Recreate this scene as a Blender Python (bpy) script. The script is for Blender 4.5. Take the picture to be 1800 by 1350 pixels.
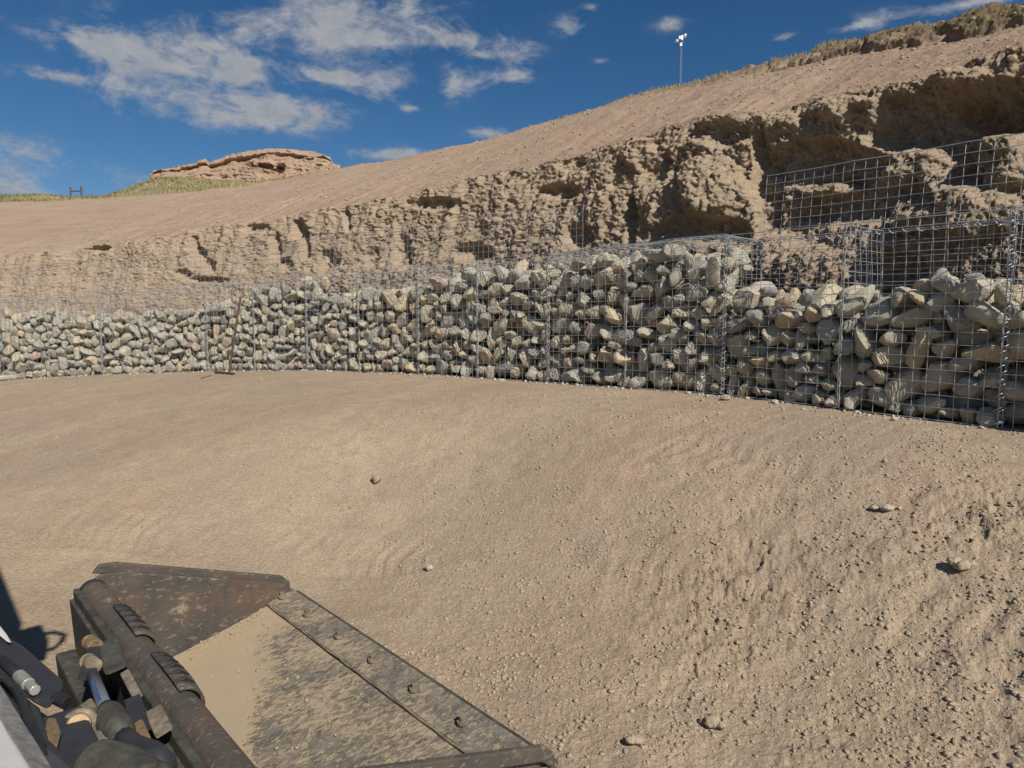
import bpy, math, random
import numpy as np, time
_T0 = time.time()
from mathutils import Vector, Matrix
for o in list(bpy.data.objects): bpy.data.objects.remove(o)
scene = bpy.context.scene
C = scene.collection
random.seed(4); rng = np.random.default_rng(4)

# ------------------------------------------------------------------ camera
FPX, CX, CY = 1200.0, 900.0, 675.0            # focal length and centre in photo pixels (1800 x 1350)
PITCH = math.atan(105/1200)                   # looking slightly down
CAM = np.array([0, 0, 1.4])
cam = bpy.data.cameras.new('camera'); camo = bpy.data.objects.new('camera', cam); C.objects.link(camo)
camo.location = CAM; camo.rotation_euler = (math.pi/2-PITCH, 0, 0)
cam.sensor_fit = 'HORIZONTAL'; cam.sensor_width = 36; cam.lens = 36*FPX/1800
cam.clip_start = .05; cam.clip_end = 2000
scene.camera = camo

# ------------------------------------------------------------------ sun and sky
SUN_AZ = math.radians(31)      # to the right of straight behind the camera
SUN_EL = math.radians(42)
sd = np.array([math.sin(SUN_AZ)*math.cos(SUN_EL), -math.cos(SUN_AZ)*math.cos(SUN_EL), math.sin(SUN_EL)])
sun = bpy.data.lights.new('sun', 'SUN'); sun.energy = 4.7; sun.angle = math.radians(.53); sun.color = (1, .95, .87)
suno = bpy.data.objects.new('sun', sun); C.objects.link(suno)
suno.rotation_euler = Vector(sd).to_track_quat('Z', 'Y').to_euler()
suno.location = (3, -5, 9)
world = bpy.data.worlds.new('World'); scene.world = world; world.use_nodes = True
scene.view_settings.view_transform = 'Standard'; scene.view_settings.look = 'None'
scene.view_settings.exposure = .24; scene.view_settings.gamma = 1

def build_world():
    nt = world.node_tree; N = nt.nodes; L = nt.links
    N.clear()
    out = N.new('ShaderNodeOutputWorld'); bg = N.new('ShaderNodeBackground'); L.new(bg.outputs[0], out.inputs[0])
    sky = N.new('ShaderNodeTexSky'); sky.sky_type = 'NISHITA'; sky.sun_disc = False
    sky.sun_elevation = SUN_EL; sky.sun_rotation = math.pi - SUN_AZ
    sky.altitude = 1500; sky.air_density = 1.0; sky.dust_density = .5; sky.ozone_density = 2.2
    bg.inputs['Strength'].default_value = .071
    def m(op, a, b=None, c=None):
        n = N.new('ShaderNodeMath'); n.operation = op
        for i, v in enumerate((a, b, c)):
            if v is None: continue
            if isinstance(v, (int, float)): n.inputs[i].default_value = v
            else: L.new(v, n.inputs[i])
        return n.outputs[0]
    tc = N.new('ShaderNodeTexCoord'); sep = N.new('ShaderNodeSeparateXYZ'); L.new(tc.outputs['Generated'], sep.inputs[0])
    X, Y, Z = sep.outputs
    az = m('ARCTAN2', X, Y); el = m('ARCSINE', Z)
    def pix(x, y):
        r = ray(x, y); r = r/np.linalg.norm(r)
        return math.atan2(r[0], r[1]), math.asin(r[2])
    # cumulus puffs seen in the photo: x, y, half width, half height (photo pixels), weight
    puffs = [(300,115,120,62,.95),(270,175,70,30,.6),(410,115,50,36,.75),(190,80,90,24,.6),(90,130,60,10,.7),(600,30,140,40,.95),(690,55,80,28,.8),(450,45,60,26,.6),
             (810,72,70,13,.8),(590,135,60,14,.7),(660,150,50,24,.8),(705,130,36,20,.7),(800,150,36,26,.85),(910,95,36,18,.85),(895,134,34,12,.75),(840,95,34,8,.7),
             (530,200,70,26,.8),(450,205,60,20,.45),(30,255,80,18,.7),(90,300,150,22,.6),(30,330,80,14,.5),(1000,45,24,18,.8),(690,272,62,9,.95),(862,233,30,8,.85),(340,215,60,16,.3),
             (1175,44,22,11,.75),(1600,20,80,12,.8),(1720,2,80,10,.75),(1520,45,34,7,.65),(1380,65,18,6,.6),(1037,13,14,7,.75),(1055,107,14,5,.7),(720,190,12,5,.7),(560,40,60,50,.5)]
    tot = None
    for (x, y, w, h, wt) in puffs:
        a0, e0 = pix(x, y); a1, _ = pix(x+w, y); _, e1 = pix(x, y-h)
        wa, we = abs(a1-a0), abs(e1-e0)
        u = m('MULTIPLY', m('SUBTRACT', az, a0), 1/wa); v = m('MULTIPLY', m('SUBTRACT', el, e0), 1/we)
        r2 = m('ADD', m('MULTIPLY', u, u), m('MULTIPLY', v, v))
        g = m('MULTIPLY', m('POWER', 2.718, m('MULTIPLY', r2, -.75)), wt)
        tot = g if tot is None else m('ADD', tot, g)
    # the rest of the sky carries scattered cloud of the same kind
    def noise(vec, scale, detail, rough=.55, dist=0):
        n = N.new('ShaderNodeTexNoise'); n.inputs['Scale'].default_value = scale; n.inputs['Detail'].default_value = detail
        n.inputs['Roughness'].default_value = rough; n.inputs['Distortion'].default_value = dist
        L.new(vec, n.inputs['Vector']); return n.outputs['Fac']
    mp = N.new('ShaderNodeMapping'); mp.inputs['Scale'].default_value = (1, 1, 1.9); L.new(tc.outputs['Generated'], mp.inputs[0])
    n1 = noise(mp.outputs[0], 11, 9, .66, .55); n2 = noise(mp.outputs[0], 34, 7, .66, .4); n0 = noise(tc.outputs['Generated'], 2.2, 3)
    outside = m('GREATER_THAN', m('ABSOLUTE', az), .72)
    gen = m('MULTIPLY', m('MULTIPLY', m('MAXIMUM', m('SUBTRACT', n0, .5), 0), 3.0), outside)
    tot = m('ADD', m('MINIMUM', tot, 1.0), gen)
    den = m('ADD', tot, m('MULTIPLY', m('SUBTRACT', n1, .5), 2.7))
    den = m('ADD', den, m('MULTIPLY', m('SUBTRACT', n2, .5), 1.3))
    mr = N.new('ShaderNodeMapRange'); mr.interpolation_type = 'SMOOTHSTEP'
    mr.inputs['From Min'].default_value = .16; mr.inputs['From Max'].default_value = 1.4; mr.inputs['To Max'].default_value = 1.0
    L.new(den, mr.inputs[0])
    fac = m('MULTIPLY', mr.outputs[0], m('MINIMUM', m('MULTIPLY', tot, 4.5), 1.0))
    # thin veil
    veil = m('MULTIPLY', m('MAXIMUM', m('SUBTRACT', n1, .46), 0), m('MULTIPLY', m('MINIMUM', tot, .5), 2.6))
    fac = m('MINIMUM', m('ADD', fac, veil), .9)
    mix = N.new('ShaderNodeMix'); mix.data_type = 'RGBA'
    L.new(fac, mix.inputs[0])
    hs = N.new('ShaderNodeHueSaturation'); hs.inputs['Saturation'].default_value = 1.3; hs.inputs['Value'].default_value = .80
    L.new(sky.outputs[0], hs.inputs['Color'])
    L.new(hs.outputs[0], mix.inputs[6])
    cl = N.new('ShaderNodeMix'); cl.data_type = 'RGBA'; cl.inputs[6].default_value = (3.5, 3.75, 4.2, 1); cl.inputs[7].default_value = (5.1, 5.2, 5.35, 1)
    L.new(m('MULTIPLY', m('SUBTRACT', n2, .3), 2.2), cl.inputs[0])
    L.new(cl.outputs[2], mix.inputs[7])
    L.new(mix.outputs[2], bg.inputs[0])

# ------------------------------------------------------------------ pixel helpers
Fv = np.array([0, math.cos(PITCH), -math.sin(PITCH)]); Uv = np.array([0, math.sin(PITCH), math.cos(PITCH)]); Rv = np.array([1., 0, 0])
def ray(x, y): return Fv+Rv*((x-CX)/FPX)+Uv*((CY-y)/FPX)
def at(x, y, Z): return CAM+ray(x, y)*Z
def onz(x, y, z):
    r = ray(x, y); return CAM+r*((z-CAM[2])/r[2])
def onplane(x, y, p, n):
    r = ray(x, y); return CAM+r*(np.dot(p-CAM, n)/np.dot(r, n))
def proj(P):
    d = np.asarray(P)-CAM; z = d@Fv
    z = np.where(np.abs(z) < .05, .05, z)
    return CX+FPX*(d@Rv)/z, CY-FPX*(d@Uv)/z
def z_for(XY, tab):
    """height at ground position XY so that it appears on the photo line tab = [(x, y), ...]"""
    XY = np.asarray(XY, float); tx, ty = np.array(tab, float).T
    z = np.full(len(XY), 2.0)
    for _ in range(5):
        px = proj(np.column_stack([XY, z]))[0]
        y = np.interp(px, tx, ty)
        k = (CY-y)/FPX                       # d.U = k d.F
        z = CAM[2]+XY[:, 1]*(k*math.cos(PITCH)-math.sin(PITCH))/(math.cos(PITCH)+k*math.sin(PITCH))
    return z
build_world()

# ------------------------------------------------------------------ noise
def _hash(ix, iy, iz, seed):
    h = (ix.astype(np.int64)*374761393+iy.astype(np.int64)*668265263+iz.astype(np.int64)*2147483647+seed*1274126177) & 0xffffffff
    h = ((h ^ (h >> 13))*1274126177) & 0xffffffff
    h = ((h ^ (h >> 16))*2246822519) & 0xffffffff
    return ((h ^ (h >> 15)) & 0xffffff)/float(0xffffff)
def vnoise(p, seed=0):
    p = np.asarray(p, float); i = np.floor(p); f = p-i; i = i.astype(np.int64); u = f*f*f*(f*(f*6-15)+10)
    r = 0
    for dx in (0, 1):
        wx = u[:, 0] if dx else 1-u[:, 0]
        for dy in (0, 1):
            wy = u[:, 1] if dy else 1-u[:, 1]
            for dz in (0, 1):
                wz = u[:, 2] if dz else 1-u[:, 2]
                r = r+wx*wy*wz*_hash(i[:, 0]+dx, i[:, 1]+dy, i[:, 2]+dz, seed)
    return r*2-1
def fbm(p, octv=4, seed=0, gain=.5):
    p = np.asarray(p, float); a = 1; s = 0; t = 0
    for k in range(octv):
        s = s+a*vnoise(p*2.03**k+17.3*k, seed+k); t += a; a *= gain
    return s/t
def ridged(p, octv=3, seed=0):
    a = 1; s = 0; t = 0
    for k in range(octv):
        s = s+a*(1-np.abs(vnoise(p*2.03**k+9.1*k, seed+k))*2); t += a; a *= .5
    return s/t
def worley(p, seed=0):
    i = np.floor(p).astype(np.int64); best = np.full(len(p), 9.)
    for dx in (-1, 0, 1):
        for dy in (-1, 0, 1):
            for dz in (-1, 0, 1):
                c = i+np.array([dx, dy, dz])
                q = np.column_stack([_hash(c[:, 0], c[:, 1], c[:, 2], seed+k) for k in range(3)])+c
                best = np.minimum(best, ((p-q)**2).sum(1))
    return np.sqrt(best)
def blocks(p, seed=0):
    """one random value for each Voronoi cell: angular broken relief"""
    i = np.floor(p).astype(np.int64); best = np.full(len(p), 9.); val = np.zeros(len(p))
    for dx in (-1, 0, 1):
        for dy in (-1, 0, 1):
            for dz in (-1, 0, 1):
                c = i+np.array([dx, dy, dz]); h = _hash(c[:, 0], c[:, 1], c[:, 2], seed)
                q = np.column_stack([h, (h*7919) % 1, (h*104729) % 1])+c
                d = ((p-q)**2).sum(1); m = d < best; best[m] = d[m]; val[m] = ((h*611953) % 1)[m]
    return val
def smooth(a, b, x): 
    t = np.clip((x-a)/(b-a), 0, 1); return t*t*(3-2*t)

# ------------------------------------------------------------------ materials
def rgb(h):
    if isinstance(h, str):
        v = [int(h[i:i+2], 16)/255 for i in (0, 2, 4)]
        return tuple(x/12.92 if x < .04045 else ((x+.055)/1.055)**2.4 for x in v)+(1,)
    return tuple(h)+(1,)
class Mat:
    def __init__(s, name, rough=.9, metal=0):
        s.m = bpy.data.materials.new(name); s.m.use_nodes = True; s.N = s.m.node_tree.nodes; s.L = s.m.node_tree.links
        s.b = s.N['Principled BSDF']; s.b.inputs['Roughness'].default_value = rough; s.b.inputs['Metallic'].default_value = metal
        s.b.inputs['Specular IOR Level'].default_value = .25
        tc = s.N.new('ShaderNodeNewGeometry'); s.pos = tc.outputs['Position']
        s.obj = s.N.new('ShaderNodeTexCoord').outputs['Object']
    def noise(s, scale, detail=4, rough=.55, vec=None, stretch=None, dist=0):
        n = s.N.new('ShaderNodeTexNoise'); n.inputs['Scale'].default_value = scale; n.inputs['Detail'].default_value = detail
        n.inputs['Roughness'].default_value = rough; n.inputs['Distortion'].default_value = dist
        v = vec or s.pos
        if stretch:
            if len(stretch) > 3:
                ro = s.N.new('ShaderNodeMapping'); ro.inputs['Rotation'].default_value = stretch[3]; s.L.new(v, ro.inputs[0]); v = ro.outputs[0]
            mp = s.N.new('ShaderNodeMapping'); mp.inputs['Scale'].default_value = stretch[:3]
            s.L.new(v, mp.inputs[0]); v = mp.outputs[0]
        s.L.new(v, n.inputs['Vector']); return n.outputs['Fac']
    def ramp(s, fac, stops, interp='LINEAR'):
        r = s.N.new('ShaderNodeValToRGB'); r.color_ramp.interpolation = interp
        e = r.color_ramp.elements
        while len(e) < len(stops): e.new(.5)
        for k, (p, c) in enumerate(stops): e[k].position = p; e[k].color = rgb(c) if not isinstance(c, (int, float)) else (c, c, c, 1)
        s.L.new(fac, r.inputs[0]); return r.outputs[0]
    def mix(s, fac, a, b, mode='MIX'):
        n = s.N.new('ShaderNodeMix'); n.data_type = 'RGBA'; n.blend_type = mode
        for k, v in ((0, fac), (6, a), (7, b)):
            if isinstance(v, (int, float)): n.inputs[k].default_value = v
            elif isinstance(v, (tuple, str)): n.inputs[k].default_value = rgb(v)
            else: s.L.new(v, n.inputs[k])
        return n.outputs[2]
    def math(s, op, a, b):
        n = s.N.new('ShaderNodeMath'); n.operation = op
        for k, v in enumerate((a, b)):
            if isinstance(v, (int, float)): n.inputs[k].default_value = v
            else: s.L.new(v, n.inputs[k])
        return n.outputs[0]
    def bump(s, h, strength=.4, dist=.01):
        n = s.N.new('ShaderNodeBump'); n.inputs['Strength'].default_value = strength; n.inputs['Distance'].default_value = dist
        s.L.new(h, n.inputs['Height'])
        if s.b.inputs['Normal'].is_linked: s.L.new(s.b.inputs['Normal'].links[0].from_socket, n.inputs['Normal'])
        s.L.new(n.outputs[0], s.b.inputs['Normal'])
    def color(s, c):
        if isinstance(c, (tuple, str)): s.b.inputs['Base Color'].default_value = rgb(c)
        else: s.L.new(c, s.b.inputs['Base Color'])
        return s
    def attr(s, name):
        n = s.N.new('ShaderNodeAttribute'); n.attribute_name = name; return n.outputs['Fac']
M = {}
def dirt(name, base, dark, pale, pink, bump=.5, streak=None):
    k = Mat(name, .95); k.b.inputs['Specular IOR Level'].default_value = .08
    a = k.noise(.9, 5, .6, stretch=streak); b = k.noise(7, 5, .65); c = k.noise(60, 4, .7); d = k.noise(260, 3, .7)
    col = k.mix(k.ramp(a, [(.38, 0), (.62, 1)]), base, pale)
    col = k.mix(k.math('MULTIPLY', k.ramp(k.noise(1.7, 6, .6, stretch=streak), [(.53, 0), (.68, 1)]), .55), col, pink)
    col = k.mix(k.math('MULTIPLY', k.ramp(b, [(.45, 0), (.72, 1)]), .5), col, dark)
    col = k.mix(k.math('MULTIPLY', k.ramp(k.noise(.8, 5, .65), [(.50, 0), (.64, 1)]), .6), col, (.325, .252, .192))
    col = k.mix(.38, col, k.ramp(c, [(.3, (.25,)*3), (.5, (.5,)*3), (.72, (.85,)*3)]), 'OVERLAY')
    col = k.mix(.3, col, k.ramp(d, [(.3, (.2,)*3), (.5, (.5,)*3), (.7, (.85,)*3)]), 'OVERLAY')
    k.color(col); k.bump(c, bump, .02); k.bump(d, bump*.8, .005)
    return k.m
M['ground'] = dirt('packed_dirt', (.365, .274, .186), (.255, .192, .14), (.415, .322, .222), (.39, .262, .186), .75, (.55, 1.2, 1, (0, 0, -.94)))
M['slope'] = dirt('slope_dirt', (.33, .245, .172), (.25, .188, .14), (.35, .268, .19), (.33, .225, .158), .55, (.6, 1.3, 2.2))
M['clod'] = dirt('clod_dirt', (.355, .285, .20), (.28, .222, .16), (.42, .345, .255), (.37, .27, .20), .6)
def bank_mat():
    k = Mat('bank_dirt', .97); k.b.inputs['Specular IOR Level'].default_value = .06
    a = k.noise(1.1, 5, .6); b = k.noise(9, 6, .65); c = k.noise(45, 5, .7); d = k.noise(190, 3, .7)
    face = k.mix(k.ramp(a, [(.35, 0), (.65, 1)]), (.42, .322, .225), (.385, .298, .212))
    face = k.mix(k.math('MULTIPLY', k.ramp(b, [(.5, 0), (.7, 1)]), .45), face, (.34, .265, .19))
    st = k.noise(1.0, 4, .6, stretch=(.8, .8, 9))
    face = k.mix(k.math('MULTIPLY', k.ramp(st, [(.5, 0), (.62, 1)]), .3), face, (.44, .36, .262))
    sl = k.mix(k.ramp(k.noise(.8, 5, .6, stretch=(.7, .7, 3)), [(.38, 0), (.62, 1)]), (.375, .265, .187), (.40, .295, .212))
    sl = k.mix(k.math('MULTIPLY', k.ramp(k.noise(2.6, 6, .65, stretch=(.5, 1.3, 2)), [(.50, 0), (.66, 1)]), .75), sl, (.29, .222, .172))
    sl = k.mix(k.math('MULTIPLY', k.ramp(k.noise(.45, 3, .5), [(.52, 0), (.64, 1)]), .4), sl, (.39, .262, .19))
    gr = k.ramp(k.noise(5, 5, .7), [(.3, (.12, .09, .058)), (.5, (.17, .13, .075)), (.7, (.24, .185, .11))])
    col = k.mix(k.attr('slope'), face, sl); col = k.mix(k.attr('sod'), col, gr)
    col = k.mix(.4, col, k.ramp(c, [(.3, (.22,)*3), (.5, (.5,)*3), (.72, (.85,)*3)]), 'OVERLAY')
    col = k.mix(.28, col, k.ramp(d, [(.3, (.2,)*3), (.5, (.5,)*3), (.7, (.85,)*3)]), 'OVERLAY')
    k.color(col); k.bump(c, .7, .035); k.bump(d, .7, .012)
    return k.m
M['bank'] = bank_mat()
def stone_mat():
    k = Mat('gabion_stone', .82)
    oi = k.N.new('ShaderNodeObjectInfo'); r = oi.outputs['Random']
    base = k.ramp(r, [(0, (.58, .52, .38)), (.14, (.46, .44, .36)), (.26, (.64, .56, .40)), (.40, (.48, .47, .40)), (.52, (.60, .51, .37)), (.62, (.34, .34, .31)), (.72, (.66, .54, .35)), (.80, (.56, .42, .32)), (.87, (.43, .45, .42)), (.94, (.64, .585, .46)), (1, (.30, .30, .29))])
    va = k.N.new('ShaderNodeVectorMath'); va.operation = 'ADD'; k.L.new(k.obj, va.inputs[0])
    cb = k.N.new('ShaderNodeCombineXYZ'); k.L.new(k.math('MULTIPLY', r, 37.0), cb.inputs[0]); k.L.new(k.math('MULTIPLY', r, 91.0), cb.inputs[2]); k.L.new(cb.outputs[0], va.inputs[1])
    v = va.outputs[0]
    a = k.noise(1.6, 6, .65, vec=v); b = k.noise(6, 6, .7, vec=v); band = k.noise(1.1, 5, .6, vec=v, stretch=(1, 1, 4.5), dist=.6); c = k.noise(22, 4, .7, vec=v)
    col = k.mix(k.math('MULTIPLY', k.ramp(a, [(.45, 0), (.65, 1)]), .55), base, (.58, .51, .38))
    col = k.mix(k.math('MULTIPLY', k.ramp(band, [(.5, 0), (.62, 1)]), .2), col, (.30, .285, .24))
    col = k.mix(k.math('MULTIPLY', k.ramp(b, [(.58, 0), (.72, 1)]), .45), col, (.43, .315, .17))
    col = k.mix(.45, col, k.ramp(c, [(.28, (.2,)*3), (.5, (.5,)*3), (.74, (.85,)*3)]), 'OVERLAY')
    k.color(col); k.bump(b, .5, .12); k.bump(c, .5, .04)
    return k.m
M['stone'] = stone_mat()
def simple(name, col, rough=.6, metal=0, var=.25, scale=30, b=.15):
    k = Mat(name, rough, metal)
    n = k.noise(scale, 5, .65)
    k.color(k.mix(var, col, k.ramp(n, [(.3, (.15,)*3), (.5, (.5,)*3), (.7, (.9,)*3)]), 'OVERLAY')); k.bump(n, b, .003)
    return k.m
M['wire'] = simple('galvanised_wire', (.36, .365, .37), .5, .45, .35, 40)
M['rust'] = simple('rusty_rod', (.10, .075, .06), .8, .2, .5, 60)
M['grey_rod'] = simple('grey_pipe', (.34, .30, .25), .7, .1, .4, 20)
M['tower'] = simple('tower_steel', (.24, .27, .30), .5, .2, .2, 3)
M['white'] = simple('white_panel', (.8, .8, .8), .4, 0, .1, 3)
M['wood'] = simple('weathered_wood', (.11, .08, .06), .9, 0, .4, 10)
def grass_mat(name, stops):
    k = Mat(name, .9); k.b.inputs['Specular IOR Level'].default_value = .1
    k.color(k.ramp(k.noise(2.2, 4, .7), stops)); 
    return k.m
M['grass'] = grass_mat('dry_grass', [(.3, (.27, .21, .11)), (.5, (.33, .27, .14)), (.7, (.42, .35, .21))])
M['sage'] = grass_mat('green_grass', [(.3, (.15, .15, .07)), (.5, (.22, .205, .095)), (.72, (.32, .275, .14))])

# ------------------------------------------------------------------ object helpers
def mesh_obj(name, verts, faces, mat, parent=None, smooth_sh=False, loc=None):
    me = bpy.data.meshes.new(name)
    v = np.asarray(verts, np.float32).reshape(-1, 3)
    if isinstance(faces, np.ndarray):
        n, k = faces.shape
        me.vertices.add(len(v)); me.vertices.foreach_set('co', v.ravel())
        me.loops.add(n*k); me.loops.foreach_set('vertex_index', faces.astype(np.int32).ravel())
        me.polygons.add(n); me.polygons.foreach_set('loop_start', np.arange(0, n*k, k, dtype=np.int32))
        me.update(calc_edges=True)
    else:
        me.from_pydata(v.tolist(), [], faces)
    me.validate(); me.update()
    if smooth_sh: me.polygons.foreach_set('use_smooth', np.ones(len(me.polygons), bool))
    if mat: me.materials.append(mat)
    o = bpy.data.objects.new(name, me); C.objects.link(o)
    if loc is not None: o.location = loc
    if parent: o.parent = parent
    return o
def grid_faces(nu, nv):
    a = np.arange(nu*nv).reshape(nu, nv)
    return np.stack([a[:-1, :-1], a[1:, :-1], a[1:, 1:], a[:-1, 1:]], -1).reshape(-1, 4)
def tag(o, label=None, cat=None, group=None, kind=None):
    for k, v in (('label', label), ('category', cat), ('group', group), ('kind', kind)):
        if v: o[k] = v
    return o
def empty(name, loc):
    o = bpy.data.objects.new(name, None); o.empty_display_size = .1; o.location = loc; C.objects.link(o); return o
def set_attr(o, name, vals):
    a = o.data.attributes.new(name, 'FLOAT', 'POINT'); a.data.foreach_set('value', np.asarray(vals, np.float32))
class MB:
    def __init__(s): s.v = []; s.f = []
    def add(s, vs, fs):
        o = len(s.v); s.v += [tuple(map(float, p)) for p in vs]; s.f += [tuple(i+o for i in f) for f in fs]
    def tube(s, pts, r, n=4, cap=True):
        pts = [np.asarray(p, float) for p in pts]; rings = []
        for i, p in enumerate(pts):
            d = pts[min(i+1, len(pts)-1)]-pts[max(i-1, 0)]; d = d/(np.linalg.norm(d)+1e-9)
            h = np.array([0, 0, 1.]) if abs(d[2]) < .9 else np.array([1., 0, 0])
            a = np.cross(d, h); a /= np.linalg.norm(a); b = np.cross(d, a)
            rr = r[i] if isinstance(r, (list, tuple)) else r
            rings.append([p+rr*(math.cos(2*math.pi*k/n+.4)*a+math.sin(2*math.pi*k/n+.4)*b) for k in range(n)])
        vs = [q for g in rings for q in g]; fs = []
        for i in range(len(pts)-1):
            for k in range(n):
                fs.append((i*n+k, i*n+(k+1) % n, (i+1)*n+(k+1) % n, (i+1)*n+k))
        if cap: fs += [tuple(range(n))[::-1], tuple((len(pts)-1)*n+k for k in range(n))]
        s.add(vs, fs); return s
    def box(s, c, ax, ay, az):
        c, ax, ay, az = [np.asarray(q, float) for q in (c, ax, ay, az)]
        vs = [c+i*ax+j*ay+k*az for i in (-1, 1) for j in (-1, 1) for k in (-1, 1)]
        s.add(vs, [(0, 1, 3, 2), (4, 6, 7, 5), (0, 4, 5, 1), (2, 3, 7, 6), (0, 2, 6, 4), (1, 5, 7, 3)]); return s
    def prism(s, poly, d):
        d = np.asarray(d, float); poly = [np.asarray(p, float) for p in poly]; n = len(poly)
        s.add([p for p in poly]+[p+d for p in poly], [tuple(range(n))[::-1], tuple(range(n, 2*n))]+[(i, (i+1) % n, n+(i+1) % n, n+i) for i in range(n)]); return s
    def build(s, name, mat, parent=None, bevel=0, sm=False, origin=None):
        v = np.array(s.v)
        if origin is not None: v = v-np.asarray(origin)
        o = mesh_obj(name, v, s.f, mat, parent, sm)
        if origin is not None: o.location = origin
        if bevel:
            b = o.modifiers.new('bevel', 'BEVEL'); b.width = bevel; b.segments = 2; b.limit_method = 'ANGLE'
        return o

# ------------------------------------------------------------------ the line of the wall
CELL = .0762
NL, NH, ND = 24, 16, 7                       # cells along, up and deep in each basket
LEN, HGT, DEP = NL*CELL, NH*CELL*.985, ND*CELL
# photo column and foot row of each basket joint, right to left; the first is fixed by the mesh size it shows
joints_px = [(1754, 752), (1268, 692), (962, 672), (735, 656), (540, 650), (365, 652), (180, 658), (0, 668), (-182, 676)]
J = [at(1754, 752, FPX*CELL/24.0)]
for (x, y) in joints_px[1:]:
    lo, hi = J[-1][1], J[-1][1]+3*LEN/1.6      # walk one basket length further along the line of sight at x
    best = None
    for Z in np.linspace(J[-1][1]*.95, J[-1][1]+LEN, 900):
        p = at(x, y, Z); e = abs(math.hypot(*(p-J[-1])[:2])-LEN)
        if best is None or e < best[0]-1e-6 or (e < best[0]+.003 and Z > best[2]): best = (min(e, best[0]) if best else e, p, Z)
    J.append(best[1])
d0 = J[0]-J[1]; d0[2] = 0; d0 /= np.linalg.norm(d0)
a = math.radians(-6); d1 = np.array([d0[0]*math.cos(a)-d0[1]*math.sin(a), d0[0]*math.sin(a)+d0[1]*math.cos(a), 0])
J = [J[0]+d1*LEN]+J                          # one more basket towards the camera on the right
J = np.array(J)
ext_r = np.array([J[0]+d1*k for k in (6, 4, 2, .8)]); dl = J[-1]-J[-2]; dl[2] = 0; dl /= np.linalg.norm(dl)
ext_l = np.array([J[-1]+dl*k+np.array([0, -.02*k*k*.3, -.02*k]) for k in (2, 5, 9, 14, 20)])
line = np.vstack([ext_r, J, ext_l])
sl = np.concatenate([[0], np.cumsum(np.linalg.norm(np.diff(line[:, :2], axis=0), axis=1))])
S = np.linspace(0, sl[-1], 3000); W = np.column_stack([np.interp(S, sl, line[:, k]) for k in range(3)])
ker = np.exp(-np.linspace(-2.2, 2.2, 161)**2); ker /= ker.sum()
Wp = np.vstack([np.repeat(W[:1], 80, 0)+(W[0]-W[1])*np.arange(80, 0, -1)[:, None], W, np.repeat(W[-1:], 80, 0)+(W[-1]-W[-2])*np.arange(1, 81)[:, None]])
Ws = np.column_stack([np.convolve(Wp[:, k], ker, 'valid') for k in range(3)])
Tg = np.gradient(Ws[:, :2], axis=0); Tg /= np.linalg.norm(Tg, axis=1)[:, None]
Nin = np.column_stack([-Tg[:, 1], Tg[:, 0]])
if (Nin[1500]*(Ws[1500, :2])).sum() < 0: Nin = -Nin      # pointing into the hill, away from the camera

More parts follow.
